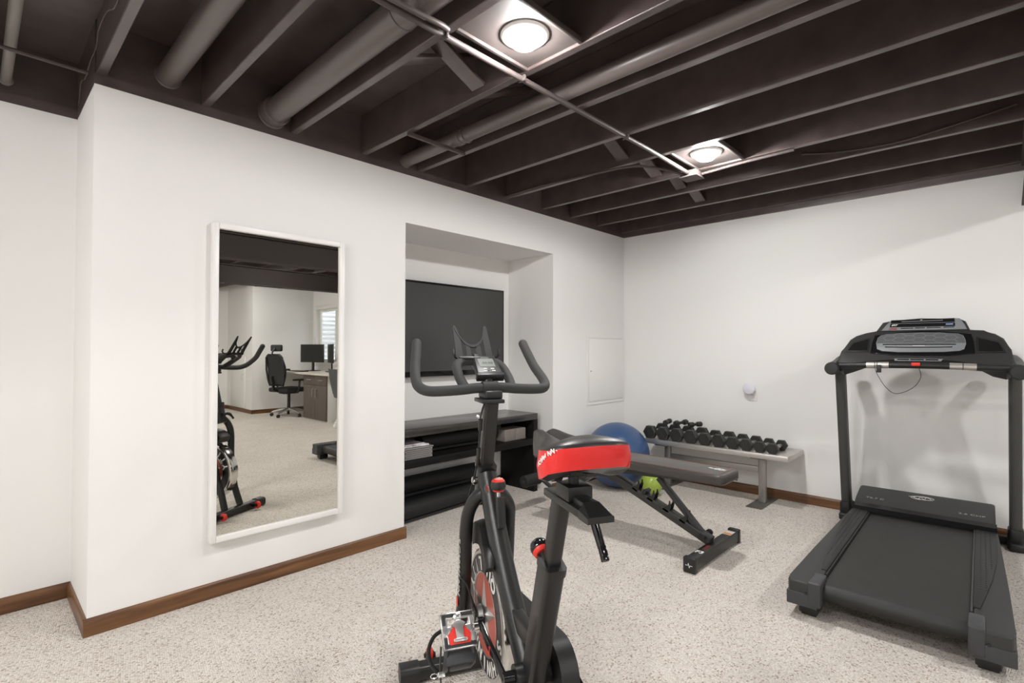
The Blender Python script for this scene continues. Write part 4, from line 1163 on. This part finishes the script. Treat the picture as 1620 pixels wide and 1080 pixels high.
# flywheel (left face at x=-0.022)
FY, FZ, FR = -0.285, 0.315, 0.213
FL = Matrix(((0, 0, -1), (-1, 0, 0), (0, 1, 0))).to_4x4()   # local x -> -y (image right), y -> +z, z -> -x (towards the left side)
FL.translation = Vector((0, FY, FZ))
b = MB(); b.lathe([(0.0, -0.045), (0.19, -0.045), (0.205, -0.048), (FR, -0.045), (FR+0.001, -0.02), (FR+0.001, 0.012), (FR-0.001, 0.018), (0.203, 0.0195)], FL, 72, cap=False)
fwh = b.build('flywheel', 'chrome', t)
MB().lathe([(0.0, 0.017), (0.203, 0.017), (0.203, 0.0195), (0.0, 0.0205)], FL, 72).build('flywheel_face', 'flyblk', fwh)
MB().lathe([(0.194, 0.0202), (0.194, 0.0215), (0.203, 0.0215), (0.203, 0.0195)], FL, 72, cap=False).build('flywheel_ring', 'silver', fwh)
MB().lathe([(0.0, 0.0205), (0.136, 0.0205), (0.136, 0.0212), (0.0, 0.0214)], FL, 72).build('red_disc', 'reddisc', fwh)
MB().lathe([(0.131, 0.0212), (0.131, 0.0222), (0.136, 0.0222), (0.136, 0.0212)], FL, 72, cap=False).build('disc_ring', 'silver', fwh)
b = MB(); c_ = b.bm.verts.new(FL @ Vector((0, 0, 0.034))); rim = []
for k in range(10):
    rr = 0.128 if k % 2 == 0 else 0.043; a = PI/2+R(3)-PI*k/5
    rim.append(b.bm.verts.new(FL @ Vector((rr*math.cos(a), rr*math.sin(a), 0.0217))))
for k in range(10):
    b.bm.faces.new((c_, rim[k], rim[(k+1) % 10]))
b.build('star', 'silver', fwh, smooth=False)
rho = 200
def ringtext(word, a0, a1, inward):
    n = len(word)
    for k, ch in enumerate(word):
        a = R(a0+(a1-a0)*k/(n-1)+rho)
        rad = Vector((math.cos(a), math.sin(a), 0))
        yd = -rad if inward else rad
        xd = Vector((-math.sin(a), math.cos(a), 0))*(1 if inward else -1)
        text('lettering', ch, 0.062, 'wtxt2', fwh, FL @ basis(rad*0.1645+Vector((0, 0, 0.0208)), xd, yd), bold=0.0018)
ringtext('SCHWINN', 150, 30, False)
ringtext('QUALITY', 215, 325, True)
b = MB(); b.cyl((-0.075, FY, FZ), (0.085, FY, FZ), 0.010, n=12); b.cyl((-0.05, FY, FZ), (-0.0335, FY, FZ), 0.03, 0.034, n=24)
b.build('axle', 'silver', t)
b = MB(); b.cyl((-0.082, FY, FZ), (-0.068, FY, FZ), 0.014, n=6); b.build('axle_nut', 'blk', t)
b = MB(); b.tube([(-0.072, -0.15, 0.36), (-0.085, -0.20, 0.41), (-0.075, -0.245, 0.405), (-0.06, -0.27, 0.35), (-0.058, -0.272, 0.325)], 0.003, 6, smooth=6); b.build('sensor_cable', 'blk', t)
# brake shield arc above the wheel
b = MB(); rings = []
for k in range(13):
    a = R(64+62*k/12)                                        # measured from +y(forward) upward
    hwid = 0.050-0.036*max(0, k-4)/8
    ri = FR+0.026+0.016*k/12
    ro = FR+0.064+0.036*math.sin(PI*min(1, (k+1)/9)) if k < 9 else FR+0.064+0.006*(12-k)/3
    cy, cz = math.cos(a), math.sin(a)
    P4 = [(-hwid, ri-0.012), (-hwid, ro-0.006), (-hwid*0.6, ro), (hwid*0.6, ro), (hwid, ro-0.006), (hwid, ri-0.012), (hwid*0.8, ri), (-hwid*0.8, ri)]
    rings.append([Vector((0.012-0.062*max(0, k-4)/8+x, FY+r_*cy, FZ+r_*cz)) for x, r_ in P4])
b.rings(rings); b.build('brake_shield', 'blk', t, ang=50)
# belt guard on the far side
BBy, BBz = -0.675, 0.335
b = MB(); pol = []
def stad(c0, r0, c1, r1, n=20):
    P = []
    d = Vector((c1[0]-c0[0], c1[1]-c0[1])); L_ = d.length; ang = math.atan2(d.y, d.x); al = math.acos((r0-r1)/L_)
    for k in range(n+1):
        a = ang+al+(2*PI-2*al)*k/n; P.append((c0[0]+r0*math.cos(a), c0[1]+r0*math.sin(a)))
    for k in range(n+1):
        a = ang-al+2*al*k/n; P.append((c1[0]+r1*math.cos(a), c1[1]+r1*math.sin(a)))
    return P
gpoly = stad((BBy, BBz-0.005), 0.092, (FY, FZ), 0.065)
b.prism(gpoly, 0.052, basis((0.052, 0, 0), (0, 1, 0), (0, 0, 1)), bev=0.014, seg=4)
b.build('belt_guard', 'blk', t, ang=50)
# seat tube, bottom bracket
b = MB(); b.rtube([(0, -0.665, 0.255), (0, -0.815, 0.690)], 0.068, 0.054, 0.012, upv=(1, 0, 0)); b.rtube([(0, -0.809, 0.672), (0, -0.8165, 0.694)], 0.073, 0.058, 0.012, upv=(1, 0, 0))
b.build('seat_tube', 'bframe', t)
MB().rtube([(0, -0.50, 0.435), (0, -0.60, 0.43), (0, -0.715, 0.44)], 0.05, 0.036, 0.006, upv=(1, 0, 0)).build('gusset', 'bframe', t)
b = MB(); b.cyl((-0.050, BBy, BBz), (0.050, BBy, BBz), 0.030, n=24); b.build('bottom_bracket', 'bframe', t)
# seat post, slider, saddle
b = MB(); b.rtube([(0, -0.79, 0.62), (0, -0.872, 0.868)], 0.045, 0.036, 0.008, upv=(1, 0, 0)); b.build('seat_post', 'bframe', t)
SP = (Vector((0, -0.875, 0.868)))
b = MB().box(-0.028, 0.034, -1.02, -0.825, 0.866, 0.884, 0.003)
b.rings([[Vector((x, y, z)) for x, y, z in r_] for r_ in (
    [(-0.028, -1.018, 0.866), (0.034, -1.018, 0.866), (0.034, -1.018, 0.884), (0.022, -1.018, 0.898), (-0.016, -1.018, 0.898), (-0.028, -1.018, 0.884)],
    [(-0.028, -1.062, 0.866), (0.034, -1.062, 0.866), (0.034, -1.062, 0.878), (0.030, -1.062, 0.880), (-0.024, -1.062, 0.880), (-0.028, -1.062, 0.878)])])
b.box(-0.016, 0.022, -1.018, -0.965, 0.882, 0.898, 0.002)
b.build('seat_slider', 'bframe', t)
b = MB().box(-0.026, 0.036, -0.965, -0.895, 0.884, 0.918, 0.004); b.build('slider_block', 'blk', t)
b = MB(); b.tube([(0.05, -0.905, 0.868), (0.055, -0.93, 0.832), (0.058, -0.965, 0.775)], [0.012, 0.011, 0.010], 10); b.cyl((0.02, -0.90, 0.865), (0.052, -0.905, 0.865), 0.012, n=12)
b.box(-0.008, 0.008, -0.008, 0.008, -0.03, 0.005, 0.003, M=Matrix.Translation((0.058, -0.967, 0.775)) @ Matrix.Rotation(R(-32), 4, 'X'))
b.build('slider_lever', 'blkgloss', t)
b = MB(); b.cyl((0.004, -0.930, 0.917), (0.004, -0.928, 0.965), 0.013, n=16); b.cyl((-0.042, -0.928, 0.944), (0.042, -0.928, 0.944), 0.012, n=14)
b.cyl((-0.050, -0.928, 0.944), (-0.030, -0.928, 0.944), 0.019, n=18); b.cyl((0.030, -0.928, 0.944), (0.050, -0.928, 0.944), 0.019, n=18)
b.cyl((-0.056, -0.928, 0.944), (-0.049, -0.928, 0.944), 0.010, n=6); b.cyl((0.049, -0.928, 0.944), (0.056, -0.928, 0.944), 0.010, n=6)
b.box(-0.030, 0.036, -0.945, -0.905, 0.936, 0.952, 0.003)
b.build('saddle_clamp', 'blk', t)
b = MB()
for s in (-1, 1):
    b.tube([(s*0.012, -0.80, 0.968), (s*0.022, -0.86, 0.948), (s*0.024, -0.96, 0.946), (s*0.050, -1.02, 0.972)], 0.0035, 8, smooth=4)
b.build('saddle_rail', 'blk', t)
KC2 = Vector((-0.012, -0.765, 0.712)); kdv = Vector((-0.05, 0.9, 0.42)).normalized(); KM2 = basis(KC2, (1, 0, 0), kdv.cross(Vector((1, 0, 0))))
b = MB(); b.lathe([(0.010, -0.05), (0.010, -0.018)], KM2, 14); b.build('knob_stem', 'blk', t)
kb = MB().lathe([(0.0, -0.018), (0.016, -0.018), (0.024, -0.010), (0.026, 0.002), (0.022, 0.014), (0.013, 0.022), (0.0, 0.025)], KM2, 24).build('seat_knob', 'blkgloss', t, ang=60)
MB().lathe([(0.0, -0.0215), (0.017, -0.0215), (0.0225, -0.0165), (0.0235, -0.0115), (0.0, -0.0115)], KM2, 24).build('knob_ring', 'redp', kb)

# saddle
SAD = [  # s (y), half width, top z, side height
    (-0.736, 0.006, 0.998, 0.040), (-0.741, 0.019, 1.006, 0.054), (-0.757, 0.0275, 1.012, 0.060), (-0.80, 0.030, 1.013, 0.058), (-0.845, 0.036, 1.009, 0.055),
    (-0.885, 0.054, 1.005, 0.054), (-0.92, 0.077, 1.005, 0.064), (-0.955, 0.094, 1.008, 0.067), (-0.99, 0.101, 1.013, 0.063), (-1.018, 0.098, 1.018, 0.053), (-1.037, 0.084, 1.023, 0.051), (-1.047, 0.060, 1.026, 0.050), (-1.052, 0.03, 1.0275, 0.050), (-1.053, 0.0, 1.028, 0.050)]
right = [(w_, y, z, h) for y, w_, z, h in SAD]
outl = [(-w_, y, z, h) for w_, y, z, h in right]+[(w_, y, z, h) for w_, y, z, h in reversed(right[:-1])]   # left nose -> rear -> right nose
def dome(x, y, z):
    """crown of the saddle with a central groove"""
    g = 0.024*math.exp(-(x/0.013)**2)*max(0.0, min(1.0, (-0.775-y)/0.03))*max(0.0, min(1.0, (y+1.0)/0.05))
    return z-g
def layer(inset, dz):
    P = []
    for x, y, z, h in outl:
        sx_ = 1-inset
        yy = y+(-0.90-y)*inset*0.55 if (y > -0.76 or y < -1.0) else y
        P.append(Vector((x*sx_, yy, z+dz*1.0)))
    return P
def sidelayer(fr, grow):
    return [Vector((x*(1+grow), y+(-0.012*grow*8 if y < -1.03 else 0), z-h*fr)) for x, y, z, h in outl]
top_r = []
for ins, dz in ((0.0, -0.003), (0.02, 0.001), (0.06, 0.004), (0.20, 0.009), (0.40, 0.012), (0.6, 0.013), (0.8, 0.013), (0.92, 0.013)):
    L_ = layer(ins, dz)
    top_r.append([Vector((p.x, p.y, dome(p.x, p.y, p.z))) for p in L_])
b = MB(); b.rings(top_r, True, False, False)
# close the crown with a ladder of quads across
last = top_r[-1]; n_ = len(outl)
vs = [b.bm.verts.new(p) for p in last]
for i in range(len(right)-1):
    j0, j1 = i, i+1; k0, k1 = n_-1-i, n_-2-i
    if j1 == k1:
        b.bm.faces.new((vs[j0], vs[j1], vs[k0])) if len({j0, j1, k0}) == 3 else None
    elif k0 != k1 and len({j0, j1, k1, k0}) == 4:
        b.bm.faces.new((vs[j0], vs[j1], vs[k1], vs[k0]))
bmesh.ops.remove_doubles(b.bm, verts=b.bm.verts, dist=0.0004)
sd = b.build('saddle', 'saddle', t, ang=60)
S0 = [Vector((p.x, p.y, p.z)) for p in layer(0.0, -0.003)]
S1 = sidelayer(0.55, 0.05); S2 = sidelayer(1.0, 0.0)
i0 = 5; i1 = n_-1-5
b = MB(); b.rings([S0[i0:i1+1], S1[i0:i1+1], S2[i0:i1+1]], closed=False); b.build('red_side_panel', 'red', sd, ang=60)
b = MB()
for sl_ in (slice(0, i0+1), slice(i1, n_)):
    b.rings([S0[sl_], S1[sl_], S2[sl_]], closed=False)
b.rings([[S0[-1], S0[0]], [S1[-1], S1[0]], [S2[-1], S2[0]]], closed=False)
b.build('nose_side', 'saddle', sd, ang=60)
U1 = [Vector((p.x*0.86, p.y+(0.012 if p.y < -1.0 else 0), p.z-0.006)) for p in S2]
U2 = [Vector((p.x*0.5, p.y*0.90-0.09, max(p.z-0.004, 0.948))) for p in S2]
b = MB(); b.rings([S2, U1, U2], True, False, True); b.build('saddle_base', 'blk', sd, ang=60)
# red flash on the crown, seam dots and lettering
b = MB()
fl_ = [Vector(p) for p in ((-0.030, -1.040, 0), (-0.018, -1.026, 0), (-0.008, -1.018, 0), (0.008, -1.018, 0), (0.018, -1.026, 0), (0.030, -1.040, 0), (0.03, -1.050, 0), (-0.03, -1.050, 0))]
def crown_z(x, y):
    zz = 1.02
    for i in range(len(SAD)-1):
        if SAD[i][0] >= y >= SAD[i+1][0]:
            q = (SAD[i][0]-y)/(SAD[i][0]-SAD[i+1][0]); zz = SAD[i][2]*(1-q)+SAD[i+1][2]*q
    return zz
b.rings([[Vector((p.x, p.y, crown_z(p.x, p.y)+(0.0050 if p.y > -1.045 else -0.004))) for p in fl_], [Vector((p.x, p.y, crown_z(p.x, p.y)+(0.0100 if p.y > -1.045 else 0.0005))) for p in fl_]])
b.build('red_flash', 'red', sd, ang=50)
path = [S0[i].lerp(S1[i], 0.55) for i in range(7, 13)]
def along(P, q):
    L_ = [0]
    for i in range(len(P)-1): L_.append(L_[-1]+(P[i+1]-P[i]).length)
    d = q*L_[-1]
    for i in range(len(P)-1):
        if d <= L_[i+1]+1e-9:
            f_ = (d-L_[i])/(L_[i+1]-L_[i]); return P[i].lerp(P[i+1], f_), (P[i+1]-P[i]).normalized()
for k, ch in enumerate('SCHWINN.'):
    q = 0.20+0.058*k
    p, d = along(path, q)
    nrm = d.cross(Vector((0, 0, 1))).normalized()
    if nrm.x > 0 and nrm.y > 0: nrm = -nrm
    text('lettering', ch, 0.0125, 'wtxt2', sd, basis(p+nrm*0.0030+Vector((0, 0, -0.012+0.0040*k)), d, Vector((0, 0, 1))), bold=0.0005)
# cranks and pedals
def pedal(side, cy, cz, tilt):
    """pedal body with clip face; side -1 = rider's left"""
    xo = side*0.172
    M = Matrix.Translation((xo, cy, cz)) @ Matrix.Rotation(tilt, 4, 'X')      # local y forward/up, z face normal
    b = MB()
    W_, H2 = 0.050, 0.049
    for x0, x1, y0, y1 in ((-W_, W_, H2-0.018, H2), (-W_, W_, -H2, -H2+0.018), (-W_, -W_+0.020, -H2, H2), (W_-0.016, W_, -H2, H2), (-W_, -0.012, -0.012, 0.012), (0.012, W_, -0.012, 0.012)):
        b.box(x0, x1, y0, y1, -0.008, 0.008, 0.003, M=M)
    b.box(-0.016, 0.016, -0.016, 0.016, -0.011, 0.011, 0.004, M=M)
    pdl = b.build('pedal', 'alucast', bike)
    for x0, x1, y0, y1 in ((-W_+0.006, W_-0.004, H2-0.014, H2-0.004), (-W_+0.006, W_-0.004, -H2+0.004, -H2+0.014), (-W_+0.004, -W_+0.014, 0.016, H2-0.006), (-W_+0.004, -W_+0.014, -H2+0.006, -0.016)):
        MB().box(x0, x1, y0, y1, 0.0078, 0.0098, 0.001, M=M).build('grip_pad', 'frame', pdl)
    b = MB()
    b.prism([(-0.030, -0.038), (0.030, -0.038), (0.034, -0.012), (0.016, 0.004), (0.012, 0.018), (-0.012, 0.018), (-0.016, 0.004), (-0.034, -0.012)], 0.007, M @ Matrix.Translation((0, 0, 0.006)), bev=0.002)
    b.build('clip_body', 'redp', pdl)
    b = MB()
    b.prism([(-0.012, -0.028), (0.012, -0.028), (0.010, 0.004), (0.022, 0.014), (0.006, 0.024), (-0.006, 0.024), (-0.022, 0.014), (-0.010, 0.004)], 0.008, M @ Matrix.Translation((0, 0, 0.010)), bev=0.002)
    b.box(-0.020, 0.020, -0.034, -0.024, 0.010, 0.020, 0.003, M=M)
    b.lathe([(0.0, -0.004), (0.012, 0.0), (0.012, 0.008), (0.006, 0.012), (0, 0.012)], M @ Matrix.Translation((0, 0.034, 0.006)), 18)
    b.build('clip_jaw', 'silver', pdl)
    # toe cage hanging under the flipped pedal
    b = MB()
    for s in (-1, 1):
        b.tube([M @ Vector(p) for p in ((s*0.036, -0.03, -0.012), (s*0.040, -0.055, -0.018), (s*0.040, -0.075, -0.045), (s*0.036, -0.078, -0.085))], 0.008, 10, smooth=4)
    b.box(-0.042, 0.042, -0.082, -0.045, -0.030, -0.014, 0.005, M=M)
    b.box(-0.030, 0.030, -0.090, -0.070, -0.060, -0.030, 0.005, M=M)
    b.build('toe_cage', 'tmend', pdl)
    b = MB()
    b.rtube([M @ Vector(p) for p in ((-0.045, 0.01, -0.012), (-0.070, -0.002, -0.02), (-0.086, -0.03, -0.03), (-0.082, -0.062, -0.04), (-0.066, -0.085, -0.05))], 0.004, 0.012, 0.0015, smooth=5)
    b.rtube([M @ Vector(p) for p in ((-0.052, -0.03, -0.02), (-0.056, -0.08, -0.05), (-0.054, -0.13, -0.09), (-0.058, -0.16, -0.12))], 0.004, 0.010, 0.0015, smooth=5)
    b.build('strap', 'blk', pdl)
    b = MB(); b.tube([M @ Vector((-0.075+0.010*math.cos(2*PI*k/12), -0.093+0.006*math.sin(2*PI*k/12), -0.052)) for k in range(13)], 0.0015, 6)
    b.box(-0.064, -0.044, -0.10, -0.086, -0.056, -0.048, 0.001, M=M); b.build('buckle', 'silver', pdl)
    b = MB(); b.cyl((xo-side*0.05, cy, cz), (side*0.112, cy, cz), 0.011, n=14); b.cyl((xo-side*0.046, cy, cz), (xo-side*0.060, cy, cz), 0.016, n=18); b.build('spindle', 'chrome', pdl)
CE = Vector((0, -0.527, 0.414))                             # left crank end (y, z)
dv = (CE-Vector((0, BBy, BBz))); dv.normalize(); CL = 0.170
ly, lz = BBy+dv.y*CL, BBz+dv.z*CL
ry, rz_ = BBy-dv.y*CL, BBz-dv.z*CL
for side, (cy, cz) in ((-1, (ly, lz)), (1, (ry, rz_))):
    xi, xo = side*0.078, side*0.104
    if side > 0: xi, xo = 0.114, 0.124
    b = MB(); b.tube([(xi, BBy, BBz), ((xi+xo)/2+side*0.004, (BBy+cy)/2, (BBz+cz)/2+0.006), (xo, cy, cz)], 1.0, prof=[(p[0]*0.016, p[1]*0.03) for p in [(math.cos(2*PI*k/16)*0.5, math.sin(2*PI*k/16)*0.5) for k in range(16)]], upv=(0, 0, 1), smooth=6)
    b.cyl((xo-0.009, cy, cz), (xo+0.009, cy, cz), 0.017, n=18); b.cyl((side*0.05, BBy, BBz), (xi+side*0.006, BBy, BBz), 0.017, n=20)
    ck = b.build('crank_arm', 'blkgloss', t, ang=60)
    b = MB(); b.cyl((xo+side*0.0085, cy, cz), (xo+side*0.0105, cy, cz), 0.011, n=6); b.build('crank_bolt', 'chrome', ck)
    pedal(side, cy-0.003, cz-0.008 if side < 0 else cz, R(48) if side < 0 else R(20))
MB().box(-0.102, -0.0975, -0.61, -0.598, 0.365, 0.388, 0.0).build('crank_mark', 'redp', t)

# ================================================================== OFFICE seen in the mirror
t = thing('office_desk', 'pale laminate corner desk under the office window, seen in the mirror', 'desk', (-0.17, -6.3, 0))
def D(x): return x+0.17
MB().box(D(-0.58), D(0.236), -1.262, 1.21, 0.784, 0.811, 0.004).build('desktop', 'laminate', t)
MB().box(D(-0.50), D(-0.46), -1.262, -1.22, 0.70, 0.7835, 0.002).build('bracket', 'cabw', t)
MB().box(D(-0.50), D(0.22), 1.17, 1.20, 0.0, 0.7835, 0.002).build('end_panel', 'panelw', t)
t = thing('base_cabinet', 'dark wood base cabinet with two doors under the desk, seen in the mirror', 'cabinet', (-0.27, -5.87, 0))
MB().box(-0.25, 0.25, -0.41, 0.45, 0.0, 0.782, 0.002).build('body', 'panelw', t)
for i, (y0, y1) in enumerate(((-0.41, 0.02), (0.022, 0.45))):
    dw = MB().box(-0.27, -0.2505, y0, y1, 0.612, 0.780, 0.002).build('drawer', 'cabw', t)
    ym = (y0+y1)/2
    b = MB(); b.tube([(-0.27, ym-0.06, 0.70), (-0.29, ym-0.05, 0.70), (-0.29, ym+0.05, 0.70), (-0.27, ym+0.06, 0.70)], 0.005, 8); b.build('handle', 'silver', dw)
    dd = MB().box(-0.27, -0.2505, y0, y1, 0.02, 0.608, 0.002).build('door', 'cabw', t)
    yh = 0.02+(-0.06 if i == 0 else 0.06)
    b = MB(); b.tube([(-0.27, yh, 0.40), (-0.292, yh, 0.41), (-0.292, yh, 0.54), (-0.27, yh, 0.55)], 0.005, 8); b.build('handle', 'silver', dd)
def monitor(x, y, nang, label):
    t = thing('computer_monitor', label, 'monitor', (x, y, 0.8115), R(nang), group='office monitors on the desk')
    # screen faces local +x
    MB().box(-0.012, 0.012, -0.285, 0.285, 0.165, 0.515, 0.005).build('bezel', 'blk', t)
    MB().box(0.0115, 0.0128, -0.272, 0.272, 0.18, 0.503).build('screen', 'display', t, smooth=False)
    MB().box(-0.035, -0.012, -0.025, 0.025, 0.012, 0.34, 0.004).build('stand', 'blk', t)
    MB().box(-0.11, 0.08, -0.11, 0.11, 0.0005, 0.012, 0.004).build('foot', 'blk', t)
    return t
monitor(-0.06, -6.97, 158, 'black monitor on the office desk facing the camera, seen in the mirror')
monitor(-0.04, -6.27, 198, 'black monitor turned sideways by the window, seen in the mirror')
o = MB().box(-0.44, -0.28, -7.15, -6.65, 0.8115, 0.828, 0.004).build('keyboard', 'blk'); tag(o, 'black keyboard on the office desk, seen in the mirror', 'keyboard')
o = MB().ball((0, 0, 0.0), 0.04, (1.3, 0.8, 0.55)).build('computer_mouse', 'blk'); o.location = (-0.40, -7.28, 0.8355); tag(o, 'black computer mouse left of the keyboard, seen in the mirror', 'mouse')

def caster_base(t, m, wm, r=0.30):
    for k in range(5):
        a = R(72*k+20); c, s_ = math.cos(a), math.sin(a)
        b = MB(); b.tube([(0.03*c, 0.03*s_, 0.13), (0.16*c, 0.16*s_, 0.115), (r*c, r*s_, 0.075)], [0.028, 0.024, 0.016], 10); b.build('base_arm', m, t)
        M = Matrix.Translation((r*c, r*s_, 0.031)) @ Matrix.Rotation(a+PI/2, 4, 'Z') @ Matrix.Rotation(PI/2, 4, 'Y')
        MB().lathe([(0.0, -0.022), (0.024, -0.022), (0.030, -0.016), (0.030, 0.016), (0.024, 0.022), (0.0, 0.022)], M, 20).build('caster', wm, t)
t = thing('office_chair', 'black mesh office chair with headrest at the desk, seen in the mirror', 'chair', (-0.58, -6.80, 0), R(-16))
caster_base(t, 'silver', 'blk')
MB().cyl((0, 0, 0.10), (0, 0, 0.44), 0.03, 0.024, n=16).build('gas_lift', 'blk', t)
b = MB().box(-0.25, 0.26, -0.25, 0.25, 0.45, 0.53, 0.03, 4); b.build('seat', 'mesh', t)
MB().box(-0.14, 0.14, -0.1, 0.1, 0.415, 0.452, 0.008).build('mechanism', 'blk', t)
b = MB(); rings = []
for k in range(9):
    q = k/8; z = 0.60+0.52*q; hw_ = 0.20+0.04*math.sin(PI*q); xx = -0.26-0.06*q+0.04*math.sin(PI*q)
    rings.append([(xx, -hw_, z), (xx-0.03, -hw_*0.6, z), (xx-0.04, 0, z), (xx-0.03, hw_*0.6, z), (xx, hw_, z), (xx-0.012, hw_, z), (xx-0.05, 0, z), (xx-0.012, -hw_, z)])
b.rings(rings); bk = b.build('backrest', 'mesh', t)
b = MB()
edge = [(-0.265, y_, z_) for y_, z_ in ((-0.18, 0.58), (-0.215, 0.68), (-0.235, 0.86), (-0.21, 1.08), (-0.15, 1.13), (0.15, 1.13), (0.21, 1.08), (0.235, 0.86), (0.215, 0.68), (0.18, 0.58))]
b.tube([(x_-0.06*(z_-0.58)/0.55, y_, z_) for x_, y_, z_ in edge]+[(-0.265, -0.18, 0.58)], 0.018, 10); b.build('back_frame', 'blk', bk)
MB().rtube([(-0.10, 0, 0.43), (-0.32, 0, 0.50), (-0.36, 0, 0.75)], 0.05, 0.03, 0.006, upv=(0, 1, 0)).build('back_spine', 'blk', t)
b = MB(); b.box(-0.30, -0.24, -0.14, 0.14, 1.19, 1.31, 0.025, 4); hr = b.build('headrest', 'mesh', t)
b = MB(); b.tube([(-0.33, 0, 1.05), (-0.36, 0, 1.16), (-0.30, 0, 1.25)], 0.015, 10, smooth=4); b.build('headrest_arm', 'blk', t)
for s in (-1, 1):
    b = MB(); b.tube([(0.0, s*0.20, 0.44), (-0.02, s*0.285, 0.50), (0.0, s*0.285, 0.66)], 0.018, 10, smooth=4); ar = b.build('armrest_post', 'blk', t)
    MB().box(-0.13, 0.13, s*0.285-0.04, s*0.285+0.04, 0.66, 0.69, 0.012, 3).build('armrest_pad', 'blk', ar)
t = thing('office_chair', 'grey shell office chair at the right edge of the mirror reflection', 'chair', (-0.42, -4.82, 0), R(10))
caster_base(t, 'white', 'white', 0.29)
MB().cyl((0, 0, 0.10), (0, 0, 0.44), 0.03, 0.024, n=16).build('gas_lift', 'silver', t)
MB().box(-0.22, 0.24, -0.23, 0.23, 0.45, 0.52, 0.03, 4).build('seat', 'greychair', t)
b = MB(); rings = []
for k in range(9):
    q = k/8; z = 0.50+0.42*q; hw_ = 0.21+0.03*math.sin(PI*q); xx = -0.20-0.08*q
    rings.append([(xx, -hw_, z), (xx-0.03, -hw_*0.6, z), (xx-0.04, 0, z), (xx-0.03, hw_*0.6, z), (xx, hw_, z), (xx-0.025, hw_, z), (xx-0.065, 0, z), (xx-0.025, -hw_, z)])
b.rings(rings); b.build('backrest', 'greychair', t)
